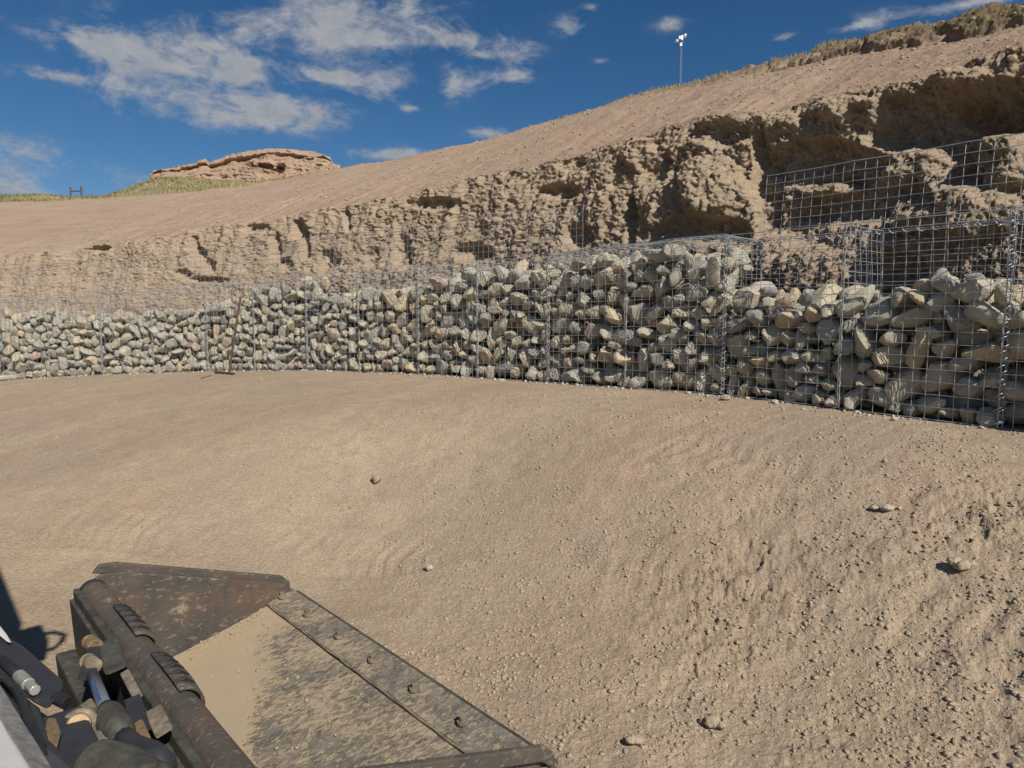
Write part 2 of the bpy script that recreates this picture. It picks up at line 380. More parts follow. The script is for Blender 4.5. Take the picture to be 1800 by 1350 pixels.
# ------------------------------------------------------------------ ground
def wall_dist(xy):
    """signed distance to the wall line (positive on the camera side) and foot height there"""
    sub = Ws[::12]; nn = Nin[::12]
    d = np.empty(len(xy)); zb = np.empty(len(xy))
    for a in range(0, len(xy), 20000):
        q = xy[a:a+20000]; D = ((q[:, None, :]-sub[None, :, :2])**2).sum(2); i = D.argmin(1)
        v = ((sub[i, :2]-q)*nn[i]).sum(1); d[a:a+20000] = np.where(v > 0, 1, -1)*np.sqrt(D[np.arange(len(q)), i]); zb[a:a+20000] = sub[i, 2]
    return d, zb
def ground_z(xy, detail=True):
    w, zb = wall_dist(xy); zb = zb-.01
    px = 900+1200*xy[:, 0]/np.maximum(xy[:, 1], .3)
    bench = np.interp(px, [0, 600, 1000, 1400, 1800], [1.4, 1.3, .9, .4, .25])
    fall = np.clip(w-bench, 0, None)
    low = -.03+.02*vnoise(np.column_stack([xy*.15, xy[:, 0]*0]), 5)
    run = np.interp(px, [0, 700, 1300, 1800], [4.6, 4.4, 3.4, 3.0])
    t = fall/run; t = np.where(t < 1, t-.06*np.sin(np.clip(t, 0, 1)*2*np.pi)/1, 1.0)
    z = (zb-.035*np.clip(w, -.5, bench))*(1-t)+low*t
    # level working pad under the loader
    lt = (xy[:, 0]+1.03)*.671-(xy[:, 1]-3.09)*.742; lq = -(xy[:, 0]+1.03)*.742-(xy[:, 1]-3.09)*.671
    db = np.hypot(np.maximum(np.maximum(-.1-lt, lt-1.8), 0), np.maximum(np.maximum(-.05-lq, lq-4), 0))
    pad = smooth(2.4, .0, db); z = z*(1-pad)+low*pad
    far = np.hypot(xy[:, 0], xy[:, 1])
    if detail:
        p = np.column_stack([xy, np.zeros(len(xy))])
        c, s = math.cos(.94), math.sin(.94); q = np.column_stack([p[:, 0]*c+p[:, 1]*s, -p[:, 0]*s+p[:, 1]*c, p[:, 2]])
        near = smooth(14, 9, far)*smooth(-.05, .35, w)
        z = z+near*(.035*fbm(p*.8, 3, 11)+.005*fbm(q*np.array([2, 4.5, 1]), 4, 21)*smooth(.8, 1.8, w))
        # churned, tracked soil on the right: curved lugs and broken crusts
        ch = smooth(830, 1250, px)*smooth(.55, 1.3, w)*(0.45+.55*smooth(-.25, .35, fbm(p*.9, 3, 31)))
        warp = np.column_stack([fbm(p*1.1, 3, 41), fbm(p*1.1+5, 3, 42), p[:, 2]])*.55
        lug = ridged((q+warp)*np.array([1.9, 2.9, 1]), 3, 51)
        mk = (ch*near) > .01; wl = np.full(len(p), .5); wl[mk] = worley(((p+warp*.25)*np.array([5.5, 5.5, 1])+np.array([0, 0, .5]))[mk], 61)
        z = z+near*ch*(.014*np.clip(lug-.1, -.2, 1)+.010*np.clip(.5-wl, -.1, 1)+.011*fbm(p*9, 3, 71)+.012*np.abs(fbm(p*3.2, 3, 73)))
        # rubber track prints: arcs of grouser bars, half rubbed out
        brk = smooth(-.15, .35, fbm(p*1.3+11, 3, 75))*smooth(-.35, .25, fbm(p*4.5+2, 3, 76))
        for (ox, oy, R0, wd) in ((-2.2, -1.2, 5.15, .17), (-2.2, -1.2, 4.15, .17), (5.6, 7.6, 4.9, .17), (5.6, 7.6, 5.85, .17)):
            dx, dy = p[:, 0]-ox+warp[:, 0]*.25, p[:, 1]-oy+warp[:, 1]*.25; rr = np.hypot(dx, dy); an = np.arctan2(dy, dx)*R0
            band = smooth(wd, wd-.04, np.abs(rr-R0))
            bar = smooth(-.25, .45, np.sin(2*np.pi*(an+.35*np.abs(rr-R0))/.105))
            z = z+near*smooth(.5, .9, w)*band*brk*(.0085*bar-.005)+near*smooth(.5, .9, w)*brk*.006*np.exp(-((np.abs(rr-R0)-wd-.03)/.03)**2)
        # broken crust: angular clods gathered along curved lines
        ln = smooth(.30, .78, ridged((q+warp*.8)*np.array([.75, 1.7, 1]), 2, 55)); ptc = smooth(-.05, .35, fbm(p*1.1+7, 3, 57))
        ms = np.clip(.85*ln*smooth(760, 1150, px)*(.35+.65*ptc)+.45*ptc*smooth(1000, 1350, px)+.12*ptc, 0, 1)*smooth(.25, .7, w)*near
        mk = ms > .02; pb = p[mk]+.02*np.column_stack([vnoise(p[mk]*30, 1), vnoise(p[mk]*30, 2), 0*p[mk, 0]])
        z[mk] += ms[mk]*(.028*(blocks(pb*np.array([11, 11, 1]), 58)-.5)+.018*(blocks(pb*np.array([27, 27, 1]), 59)-.5)+.010*(blocks(pb*np.array([75, 75, 1]), 60)-.5))
        crumb = fbm(p*26, 3, 81); patch = smooth(-.1, .4, fbm(p*1.6+3, 3, 91))
        z = z+near*(.0025+.003*ch*patch+.003*smooth(.6, 0, w))*crumb+near*.0022*fbm(p*75, 2, 95)
    return z
def make_ground():
    th = np.concatenate([np.linspace(-180, -46, 40)[:-1], np.linspace(-46, 46, 820), np.linspace(46, 180, 40)[1:]])
    th = np.radians(th)
    r = np.concatenate([[.15, .5, .9, 1.2], np.geomspace(1.5, 13, 430), [15, 19, 26, 40, 70, 140, 300, 700]])
    T, Rr = np.meshgrid(th, r, indexing='ij')
    xy = np.column_stack([(np.sin(T)*Rr).ravel(), (np.cos(T)*Rr).ravel()])
    inner = (Rr.ravel() < 14)
    z = np.empty(len(xy)); z[inner] = ground_z(xy[inner]); z[~inner] = ground_z(xy[~inner], False)
    f = grid_faces(len(th), len(r))
    n = len(r)
    v = np.vstack([np.column_stack([xy, z]), [[0, 0, 0]]])
    global GV, GPX; GV = v[:-1].reshape(len(th), len(r), 3)[60:-60, 4:-10].reshape(-1, 3); GPX = np.column_stack(proj(GV))
    o = mesh_obj('ground', v, f[:, ::-1].copy(), M['ground'], smooth_sh=True)
    return tag(o, kind='structure')
ground = make_ground()
def hit(x, y): return GV[((GPX-np.array([x, y]))**2).sum(1).argmin()].copy()

# ------------------------------------------------------------------ hillside: cut face, graded slope and crest
LIP = [(-900, 475), (-300, 462), (0, 447), (100, 440), (180, 432), (250, 424), (330, 408), (420, 393), (520, 378), (600, 366), (700, 346), (760, 330), (850, 313), (950, 293), (1020, 268), (1100, 250), (1180, 225), (1250, 205), (1340, 195), (1440, 180), (1540, 158), (1620, 138), (1680, 115), (1760, 100), (1800, 92), (2000, 45), (2300, -40), (3200, -300)]
CREST = [(-900, 362), (-300, 358), (0, 356), (100, 352), (200, 347), (300, 340), (400, 330), (480, 318), (560, 303), (620, 292), (700, 278), (800, 257), (850, 246), (950, 217), (1050, 189), (1130, 165), (1195, 152), (1250, 142), (1330, 119), (1420, 99), (1500, 80), (1600, 58), (1700, 42), (1800, 22), (2000, -30), (2300, -110), (3200, -400)]
# hollows (+) and bulges (-) of the cut face: photo x, y, half width, half height, depth in metres
RECESS = [(1440, 285, 100, 42, .34), (1640, 215, 150, 50, .42), (1760, 190, 90, 45, .38), (1500, 350, 140, 42, .30), (1400, 385, 60, 40, .25), (1700, 285, 70, 40, .22), (1265, 232, 55, 22, .24), (1150, 290, 26, 40, .15),
          (1250, 405, 70, 26, .26), (1345, 330, 22, 90, .22), (985, 335, 36, 12, .16), (1010, 415, 26, 20, .16), (830, 445, 34, 18, .2), (765, 358, 48, 11, .13), (1000, 285, 30, 14, .1), (1110, 395, 12, 55, .16),
          (575, 460, 18, 26, .14), (705, 445, 16, 34, .16), (650, 455, 14, 20, .12), (525, 405, 13, 20, .24), (535, 432, 8, 24, .2), (608, 388, 7, 18, .14),
          (340, 432, 8, 16, .2), (352, 452, 8, 16, .2), (368, 468, 11, 12, .18), (482, 430, 9, 24, .16), (498, 462, 12, 12, .16), (172, 437, 20, 6, .22), (320, 482, 12, 10, .16), (365, 492, 30, 6, .14), (445, 400, 30, 8, .1), (1560, 470, 60, 30, .2),
          (1250, 325, 58, 55, -.30), (1125, 268, 34, 28, -.17), (1160, 350, 40, 50, -.14), (1060, 340, 40, 60, -.08), (1440, 328, 55, 14, -.22), (1690, 370, 130, 45, -.30), (1770, 275, 60, 55, -.26), (1500, 195, 70, 26, -.16), (1360, 215, 40, 22, -.14), (1690, 140, 60, 20, -.16), (1400, 470, 120, 45, -.16), (900, 370, 60, 50, -.08)]
def make_hillside():
    B0 = Ws[:, :2]+Nin*(DEP+.10)
    px0 = proj(np.column_stack([B0, np.full(len(B0), 2.)]))[0]
    front = (B0[:, 1] > .8)
    lo = np.argmax(px0*front < 2300); 
    # columns spaced evenly in what the camera could see, coarser outside
    order = np.where(front & (px0 < 2000) & (px0 > -140))[0]
    cols_px = np.linspace(px0[order].max(), px0[order].min(), 880)
    s_mid = np.interp(-cols_px, -px0[order], S[order])
    s_all = np.concatenate([np.linspace(0, s_mid[0], 26)[:-1], s_mid, np.linspace(s_mid[-1], S[-1], 50)[1:]])
    ip = lambda arr: np.interp(s_all, S, arr)
    bx, by, zb = ip(B0[:, 0]), ip(B0[:, 1]), ip(Ws[:, 2]); nx, ny = ip(Nin[:, 0]), ip(Nin[:, 1])
    nl = np.hypot(nx, ny); nx /= nl; ny /= nl
    pxb = np.interp(s_all, S, np.where(front, px0, 3600)); pxb = np.clip(pxb, -800, 3600)
    K = len(s_all)
    dl = np.interp(pxb, [-300, 0, 400, 800, 1200, 1500, 1800], [1.2, 1.1, 1.1, 1.1, .95, .85, .85])    # lay-back of the lip
    D = np.interp(pxb, [-300, 0, 400, 800, 1200, 1500, 1800], [7.5, 7, 6, 4.6, 3.6, 3.0, 2.7])
    p1 = np.column_stack([s_all, s_all*0, s_all*0])
    dl = dl+.10*fbm(p1*1.6, 3, 101)+.05*fbm(p1*6, 2, 102)
    lipXY = np.column_stack([bx+nx*dl, by+ny*dl]); zl = z_for(lipXY, LIP)+.05*fbm(p1*2.6, 4, 103)+.025*fbm(p1*11, 2, 104)
    crXY = np.column_stack([bx+nx*D, by+ny*D]); 
    ok = crXY[:, 1] > 1.2
    zc = z_for(crXY, CREST)
    # beyond the right edge keep the last good section
    g = np.where((lipXY[:, 1] > 1.6) & (pxb < 2250))[0]; k0 = g[0]
    zl[:k0] = zl[k0]; zc[:k0] = zc[k0]
    zl = np.clip(zl, zb+.5, zb+3.6)
    NF, NS = 240, 130
    tf = np.linspace(0, 1, NF); ts = np.linspace(0, 1, NS+1)[1:]
    ts = ts**1.25
    Pd = np.empty((K, NF+NS)); Pz = np.empty((K, NF+NS)); slope = np.zeros((K, NF+NS)); sod = np.zeros((K, NF+NS))
    zb2 = zb-.25
    Pz[:, :NF] = zb2[:, None]+(zl-zb2)[:, None]*tf[None, :]
    ex = np.interp(pxb, [0, 400, 800, 1800], [.95, 1.1, 1.35, 1.5]); Pd[:, :NF] = dl[:, None]*tf[None, :]**ex[:, None]
    Pd[:, NF:] = dl[:, None]+(D-dl)[:, None]*ts[None, :]
    sag = -.18*np.sin(np.pi*ts)*.6
    Pz[:, NF:] = zl[:, None]+(zc-zl)[:, None]*(ts[None, :])+sag[None, :]*np.interp(pxb, [0, 1800], [.6, .35])[:, None]
    X = bx[:, None]+nx[:, None]*Pd; Y = by[:, None]+ny[:, None]*Pd
    P = np.stack([X, Y, Pz], -1).reshape(-1, 3)
    px, py = proj(P); inview = (P[:, 1] > 1.0)
    tt = np.concatenate([tf, 1+ts]); T = np.broadcast_to(tt[None, :], (K, NF+NS)).ravel()
    colpx = np.broadcast_to(pxb[:, None], (K, NF+NS)).ravel()
    face = smooth(1.06, .99, T)
    rough = np.interp(colpx, [-100, 250, 500, 800, 1200, 1800], [.55, .70, .85, 1.0, 1.1, 1.05])
    off = np.zeros(len(P))
    for (x, y, w, h, dpt) in RECESS:
        k = np.where(inview & (np.abs(px-x) < 1.7*w) & (np.abs(py-y) < 1.7*h))[0]; sd_ = int(abs(x)+abs(y)) % 97
        wob = .6*fbm(P[k]*4.5, 3, sd_) if w > 30 else .9*fbm(P[k]*9, 3, sd_)
        r2 = ((px[k]-x)/w)**2+((py[k]-y)/h)**2+wob
        off[k] += dpt*(.64 if dpt > .2 else .9 if dpt > 0 else .75)*np.clip(1.25-r2, 0, 1)**.8
    off *= smooth(1.03, .985, T)
    # under-cut below a firm crust along the top of the bank
    q = np.column_stack([P[:, 0], P[:, 1], P[:, 2]*.35])
    n_big = fbm(P*1.7, 4, 111); n_st = fbm(q*np.array([7, 7, 5]), 4, 121); fm = T < 1.07; wf = lambda f, sd_: (lambda o: (o.__setitem__(fm, blocks((P[fm]+.35/f*np.column_stack([vnoise(P[fm]*f*2.1, 5), vnoise(P[fm]*f*2.1, 6), vnoise(P[fm]*f*2.1, 7)]))*f*np.array([1, 1, .7]), sd_)), o)[1])(np.full(len(P), .5)); w1 = wf(8.5, 131); n_f = fbm(P*26, 3, 141, .7)
    w2 = wf(23, 133); w3 = wf(52, 137)
    crust = smooth(.80, .93, T)*smooth(1.03, 1.0, T)
    disp = rough*(.055*n_big+.060*n_st+.030*(w1-.5)+.036*(w2-.5)+.030*n_f+.032*(w3-.5))+.05*(1-crust)*smooth(.5, .9, T)*rough
    inward = face*(disp+off)*smooth(-.02, .1, T)
    inward = np.minimum(inward, .75)
    # graded slope: pebbly, with faint rills and steps
    sl = 1-face
    rill = fbm(np.column_stack([P[:, 0]*1.4, P[:, 1]*1.4, P[:, 2]*7]), 4, 151)
    dz = sl*(.030*fbm(P*1.3, 3, 161)+.028*rill+.018*fbm(P*13, 3, 171)+.05*np.clip(fbm(P*np.array([4, 4, 9]), 4, 173)-.22, 0, 1))
    n_sod = fbm(P*2.2, 4, 181); n_sf = fbm(P*9, 3, 182); n_s3 = fbm(P*24, 3, 183)
    edge = np.interp(colpx, [600, 800, 1050, 1250, 1500, 1800], [1.99, 1.97, 1.90, 1.80, 1.72, 1.72])+.13*n_sod+.05*n_sf
    so = smooth(edge, edge+.035, T)*smooth(500, 900, colpx)
    dz += so*(np.interp(colpx, [700, 1000, 1300, 1800], [.01, .03, .06, .07])+(.06*n_sf+.05*n_s3)*smooth(850, 1200, colpx)+.04*n_sod)
    # crumbly shadows at the foot of the sod
    P2 = P.copy(); nX = np.broadcast_to(nx[:, None], (K, NF+NS)).ravel(); nY = np.broadcast_to(ny[:, None], (K, NF+NS)).ravel()
    ov = so*smooth(edge+.30, edge+.02, T)*smooth(950, 1250, colpx)*(.07+.05*n_sf); P2[:, 0] += nX*(inward-ov); P2[:, 1] += nY*(inward-ov); P2[:, 2] += dz+face*.025*fbm(P*6+7, 3, 191)*rough
    P2 = P2.reshape(K, NF+NS, 3)
    # plateau behind the crest
    extra = []
    for k, dd in enumerate((.4, 1.2, 3, 8, 20, 45, 80)):
        e = np.column_stack([crXY[:, 0]+nx*dd, crXY[:, 1]+ny*dd, zc+dz.reshape(K, -1)[:, -1]-.02+.045*dd-(.02*dd*dd if dd < 1.5 else .06)])
        extra.append(e[:, None, :])
    P2 = np.concatenate([P2]+extra, 1)
    slope = np.concatenate([smooth(.985, 1.03, T).reshape(K, -1), np.ones((K, 7))], 1)
    sodm = np.concatenate([(so*smooth(-.5, .35, n_sod+.25+n_sf*.6)*np.interp(colpx, [600, 900, 1250], [.5, .6, .95])).reshape(K, -1), np.ones((K, 7))*.9], 1)
    nv = P2.shape[1]
    o = mesh_obj('hillside', P2.reshape(-1, 3), grid_faces(K, nv), M['bank'], smooth_sh=True)
    set_attr(o, 'slope', slope.ravel()); set_attr(o, 'sod', sodm.ravel())
    tag(o, kind='structure')
    crest = P2[:, NF+NS-1].copy(); 
    return o, P2, so.reshape(K, -1), NF, NS, pxb
hill, HP, HSO, HNF, HNS, HPX = make_hillside()

# ------------------------------------------------------------------ far grassy rise on the left
RISE = [(-900, 344), (-300, 344), (0, 343), (60, 341), (125, 345), (180, 343), (215, 334), (245, 322), (280, 311), (330, 312), (420, 319), (470, 317), (520, 309), (560, 301), (620, 296), (700, 300), (900, 330), (1600, 420)]
def rise_z(xy, y_off=0):
    r = np.hypot(xy[:, 0], xy[:, 1])
    zt = z_for(xy*(58/r)[:, None], RISE)
    g = .62+.38*smooth(20, 56, r)                 # line of sight lifts gently with distance
    z = CAM[2]+(zt-CAM[2])*np.minimum(r, 58)/58*g
    z = np.where(r > 58, zt-(r-58)*.012, z)
    return z-.12+.05*fbm(np.column_stack([xy*.35, r*0]), 3, 201)*smooth(14, 24, r)
def make_rise():
    th = np.radians(np.linspace(-62, 2, 260)); r = np.concatenate([np.linspace(24, 62, 110), [70, 85, 110, 150]])
    T, Rr = np.meshgrid(th, r, indexing='ij'); xy = np.column_stack([(np.sin(T)*Rr).ravel(), (np.cos(T)*Rr).ravel()])
    z = rise_z(xy)
    k = Mat('rise_grass', .95); k.b.inputs['Specular IOR Level'].default_value = .05
    col = k.ramp(k.noise(.55, 6, .7), [(.3, (.20, .18, .09)), (.45, (.29, .245, .13)), (.6, (.34, .28, .16)), (.75, (.38, .30, .20))])
    k.color(k.mix(.5, col, k.ramp(k.noise(5, 5, .75), [(.3, (.15,)*3), (.5, (.5,)*3), (.7, (.9,)*3)]), 'OVERLAY')); k.bump(k.noise(4, 5, .8), .8, .25)
    o = mesh_obj('grassy_rise', np.column_stack([xy, z]), grid_faces(len(th), len(r))[:, ::-1].copy(), k.m, smooth_sh=True)
    return tag(o, kind='structure')
make_rise()

# ------------------------------------------------------------------ sandstone outcrop
def make_outcrop():
    TOP = [(264, 310), (270, 301), (285, 297), (300, 295), (330, 291), (345, 288), (350, 282), (362, 280), (368, 287), (390, 279), (405, 273), (420, 270), (450, 264), (480, 261), (520, 263), (550, 267), (572, 271), (582, 278), (586, 288), (600, 292)]
    BOT = [(264, 312), (300, 312), (350, 309), (420, 316), (470, 314), (520, 306), (600, 296)]
    tx, ty = np.array(TOP, float).T; bx, by = np.array(BOT, float).T
    xs = np.linspace(264, 600, 240); nf, nt = 90, 30
    rows = []
    ytop = np.interp(xs, tx, ty); ybot = np.interp(xs, bx, by)
    V = np.empty((len(xs), nf+nt, 3))
    for i, x in enumerate(xs):
        hh = max(ybot[i]-ytop[i], .5)
        for j in range(nf):
            t = j/(nf-1)
            Z = 55+2.2*t-1.2*math.sin(math.pi*t)*.5
            V[i, j] = at(x, ybot[i]+6-(hh+6)*t, Z)
        top = V[i, nf-1].copy()
        for j in range(nt):
            t = (j+1)/nt
            V[i, nf+j] = top+np.array([top[0]/57*7*t, 7*t, -.4*t-2.6*t**4])
    P = V.reshape(-1, 3); T = np.broadcast_to(np.concatenate([np.linspace(0, 1, nf), np.ones(nt)])[None], (len(xs), nf+nt)).ravel()
    lay = fbm(np.column_stack([P[:, 0]*.25, P[:, 1]*.25, P[:, 2]*4.2]), 3, 211)
    cap = smooth(.80, .86, T)*smooth(1.02, .97, T)
    und = smooth(.66, .78, T)*smooth(.84, .80, T)
    holes = smooth(.28, .5, fbm(np.column_stack([P[:, 0]*.9, P[:, 1]*.5, P[:, 2]*1.9]), 3, 221))
    pX = np.broadcast_to(xs[:, None], (len(xs), nf+nt)).ravel()
    und *= smooth(-.35, .1, fbm(np.column_stack([P[:, 0]*.6, P[:, 1]*0, P[:, 2]*.1]), 2, 231))
    push = .55*und+.20*lay*smooth(0, .3, T)-.18*cap+.8*holes*smooth(.1, .3, T)*smooth(.78, .66, T)+.45*fbm(P*.8, 4, 241)+.16*fbm(P*4, 3, 243)
    fr = smooth(1.0, .98, T)
    P = P.copy(); P[:, 1] += push*fr; P[:, 2] += .16*fbm(P*.9, 3, 251)+.09*fbm(P*4, 2, 252)
    k = Mat('sandstone', .95); k.b.inputs['Specular IOR Level'].default_value = .06
    col = k.mix(k.ramp(k.noise(.5, 5, .6, stretch=(1, 1, 3)), [(.4, 0), (.6, 1)]), (.33, .225, .155), (.38, .275, .195))
    col = k.mix(k.math('MULTIPLY', k.ramp(k.noise(1.8, 5, .7, stretch=(1, 1, 2.5)), [(.58, 0), (.7, 1)]), .6), col, (.17, .12, .085))
    k.color(col); k.bump(k.noise(3, 5, .75, stretch=(1, 1, 2)), .7, .2)
    base = at(430, 316, 57)
    o = mesh_obj('rock_outcrop', P-base, grid_faces(len(xs), nf+nt), k.m, smooth_sh=True, loc=base)
    tag(o, 'low layered sandstone outcrop with a dark undercut cap on the far skyline', 'rock')
make_outcrop()

# ------------------------------------------------------------------ grass
def blades(pts, h, w, name, mat, label, lean=.35, kind='stuff'):
    n = len(pts); h = np.broadcast_to(h, n)*rng.uniform(.5, 1.35, n); w = np.broadcast_to(w, n)
    a = rng.uniform(0, 2*np.pi, n); d = np.column_stack([np.cos(a), np.sin(a), 0*a]); b = rng.uniform(0, 2*np.pi, n)
    le = np.column_stack([np.cos(b), np.sin(b), 0*b])*(h*rng.uniform(0, lean*2, n))[:, None]
    P0 = pts-d*w[:, None]/2; P1 = pts+d*w[:, None]/2
    mid = pts+le*.35+np.array([0, 0, 1])*h[:, None]*.6; P2 = mid+d*w[:, None]*.3; P3 = mid-d*w[:, None]*.3
    P4 = pts+le+np.array([0, 0, 1])*h[:, None]
    V = np.stack([P0, P1, P2, P3, P4], 1).reshape(-1, 3); i = np.arange(n)[:, None]*5
    F = np.vstack([i+np.array([0, 1, 2]), i+np.array([0, 2, 3]), i+np.array([3, 2, 4])])
    o = mesh_obj(name, V, F, mat)
    return tag(o, label, 'grass', kind=kind)
def crest_grass():
    K = HP.shape[0]; pts = []; hs = []; green = []; hg = []
    for _ in range(15000):
        k = rng.integers(30, K-60); px = HPX[k]
        if px > 1230: j = HNF+rng.integers(int(HNS*.72), HNS+2)
        elif px > 620: j = HNF+rng.integers(int(HNS*.955), HNS+3)
        else:
            if rng.random() > .2: continue
            j = HNF+rng.integers(HNS-4, HNS+3)
        j = min(j, HP.shape[1]-1)
        p = HP[k, j]
        cl = vnoise(np.array([[p[0]*1.6, p[1]*1.6, p[2]*.5]]), 77)[0]
        if cl < rng.uniform(-.5, .45): continue
        if px > 1180 and rng.random() < .9: continue
        if px > 1230 and HSO[k, min(j-0, HSO.shape[1]-1)] < .5: continue
        p = p+np.array([rng.normal(0, .02), rng.normal(0, .02), -.01])
        h = (.026 if px > 1230 else .055)*(1+.5*cl)
        if rng.random() < .3: green.append(p); hg.append(h*.9)
        else: pts.append(p); hs.append(h)
    blades(np.array(pts), np.array(hs), .007, 'grass', M['grass'], 'dry straw coloured grass fringing the top of the cut slope')
    blades(np.array(green), np.array(hg), .007, 'grass', M['sage'], 'olive green grass among the dry blades along the crest')
    # the far rise
    n = 26000
    px = rng.uniform(-120, 600, n); r = 30+28*rng.random(n)**.6
    th = np.arctan((px-900)/1200); xy = np.column_stack([np.sin(th)*r, np.cos(th)*r])
    z = rise_z(xy); P = np.column_stack([xy, z])
    m = fbm(np.column_stack([xy*.5, 0*r]), 3, 88) > -.25
    P = P[m]; g = fbm(np.column_stack([P[:, :2]*.28, 0*P[:, 0]]), 3, 89)+.15*rng.normal(size=len(P)) > .08
    blades(P[g], .16, .07, 'grass', M['sage'], 'green grass and low brush on the far rise below the outcrop', .5)
    blades(P[~g], .13, .06, 'grass', M['grass'], 'straw yellow grass on the far rise at the left skyline', .5)
crest_grass()

# ------------------------------------------------------------------ gabion baskets
def wire_panel(mb, p, u, v, nu, nv, bow=None, r=.0020, jit=.007):
    """welded mesh between p, p+u and p+v; nu by nv cells"""
    p, u, v = [np.asarray(q, float) for q in (p, u, v)]
    n = np.cross(u, v); n /= np.linalg.norm(n)
    off = rng.normal(0, jit, (nu//3+2, nv//3+2))
    def pt(i, j):
        a, b = i/3, j/3; ia, ib = min(int(a), off.shape[0]-2), min(int(b), off.shape[1]-2); fa, fb = a-ia, b-ib
        d = off[ia, ib]*(1-fa)*(1-fb)+off[ia+1, ib]*fa*(1-fb)+off[ia, ib+1]*(1-fa)*fb+off[ia+1, ib+1]*fa*fb
        if bow: d += bow*math.sin(math.pi*i/nu)*math.sin(math.pi*min(j/nv, 1))
        return p+u*(i/nu)+v*(j/nv)+n*d
    for i in range(nu+1): mb.tube([pt(i, j) for j in list(range(0, nv, 3))+[nv]], r*(1.5 if i in (0, nu) else 1), 4, False)
    for j in range(nv+1): mb.tube([pt(i, j)+n*r*2 for i in list(range(0, nu, 3))+[nu]], r*(1.5 if j in (0, nv) else 1), 4, False)
def spiral(mb, a, b, rad=.022, pitch=.078, r=.0023):
    a, b = np.asarray(a), np.asarray(b); L = np.linalg.norm(b-a); d = (b-a)/L
    h = np.array([0, 0, 1.]) if abs(d[2]) < .9 else np.array([1., 0, 0]); x = np.cross(d, h); x /= np.linalg.norm(x); y = np.cross(d, x)
    n = int(L/pitch*9)
    mb.tube([a+d*L*i/n+rad*(math.cos(2*math.pi*i/9)*x+math.sin(2*math.pi*i/9)*y) for i in range(n+1)], r, 4, False)

import bmesh
def stone_mesh(name, sub, seed):
    bm = bmesh.new(); bmesh.ops.create_icosphere(bm, subdivisions=sub, radius=1)
    R = np.random.default_rng(seed); v = np.array([q.co[:] for q in bm.verts])
    planes = R.normal(size=(R.integers(9, 15), 3)); planes /= np.linalg.norm(planes, axis=1)[:, None]; dist = R.uniform(.55, .88, len(planes))
    rad = np.ones(len(v))*1.06
    for n, d in zip(planes, dist):
        c = v@n; lim = np.where(c > .05, d/np.maximum(c, .05), 9)
        k = 90.; rad = -np.log(np.exp(-k*np.minimum(rad, 3))+np.exp(-k*np.minimum(lim, 3)))/k      # soft facets
    v = v*rad[:, None]
    v = v*(1+.10*fbm(v*1.5+seed, 3, seed)[:, None]+.035*fbm(v*5+seed, 2, seed+9)[:, None])
    ax = np.array([R.uniform(1.05, 1.45), R.uniform(.9, 1.12), R.uniform(.66, .94)]); v = v*ax
    v = v/np.cbrt(ax.prod())*1.16
    for q, c in zip(bm.verts, v): q.co = c
    me = bpy.data.meshes.new(name); bm.to_mesh(me); bm.free()
    me.polygons.foreach_set('use_smooth', np.ones(len(me.polygons), bool)); me.set_sharp_from_angle(angle=math.radians(24)); me.materials.append(M['stone']); return me
STN_HI = [stone_mesh('stone', 4 if k < 0 else 3, 300+k) for k in range(22)]
STN_LO = [stone_mesh('stone', 3, 400+k) for k in range(22)]

def pack(L, D, H, rlo, rhi, n_max, seed, big=None, frac=.64, g0=.004, rel=.4, its=6):
    R = np.random.default_rng(seed); rad = []; vol = 0
    for b in (big or []): rad.append(b); vol += 4/3*math.pi*b**3
    while vol < frac*L*D*H and len(rad) < n_max:
        r = rlo+(rhi-rlo)*R.random()**1.9; rad.append(r); vol += 4/3*math.pi*r**3
    r = np.array(rad); n = len(r)
    P = np.column_stack([R.uniform(r, L-r), R.uniform(r, D-r), R.uniform(0, H*1.6, n)])
    for b in range(len(big or [])): P[b, 2] = H*1.5; P[b, 1] = D*.35
    for it in range(200):
        P[:, 2] -= .012 if it<60 else (g0 if it < 150 else .0015)
        if it % 5 == 0:
            d2 = sum((P[:, k, None]-P[None, :, k])**2 for k in range(3)); ia, ib = np.where(np.triu(d2 < (r[:, None]+r[None]+.09)**2, 1))
        for _ in range(its):
            d = P[ia]-P[ib]; dist = np.sqrt((d**2).sum(1))+1e-6; ov = np.clip((r[ia]+r[ib])-dist, 0, None)*rel/dist
            for k in range(3):
                P[:, k] += np.bincount(ia, d[:, k]*ov, n)-np.bincount(ib, d[:, k]*ov, n)
            P[:, 0] = np.clip(P[:, 0], r*.93, L-r*.93); P[:, 1] = np.clip(P[:, 1], r*.98, D-r*.9); P[:, 2] = np.maximum(P[:, 2], r*.9)
    return P, r

# per basket, right to left: label, fill height in cells (left end .. right end seen from the front), lid, radius range, high detail
BASK = [
 ('wire gabion basket cut off by the right edge of the photo', (11.0, 11.0), 'open', (.055, .115), True),
 ('largest gabion basket in view, two thirds full of big cobbles under an open lid', (11.0, 11.6), 'open', (.048, .105), True),
 ('gabion basket filled to the brim with its mesh lid closed over the stones', (15.5, 15.6), 'closed', (.05, .11), True),
 ('brimful open gabion basket left of the one with the closed lid', (15.2, 15.4), 'open', (.05, .11), True),
 ('gabion basket with a sagging stone top, second left of the closed lid basket', (13.7, 13.8), 'open', (.048, .105), False),
 ('gabion basket whose stones slope up to the right behind the leaning dark rod', (12.6, 15.5), 'open', (.052, .10), False),
 ('low filled gabion basket just left of the leaning dark rod', (12.0, 12.4), 'open', (.052, .10), False),
 ('leftmost gabion basket fully in view, above the end of the pipe', (13.8, 12.4), 'open', (.052, .10), False),
 ('gabion basket beyond the left edge of the photo', (12.5, 13.0), 'open', (.05, .105), False)]
UP = np.array([0, 0, 1.])
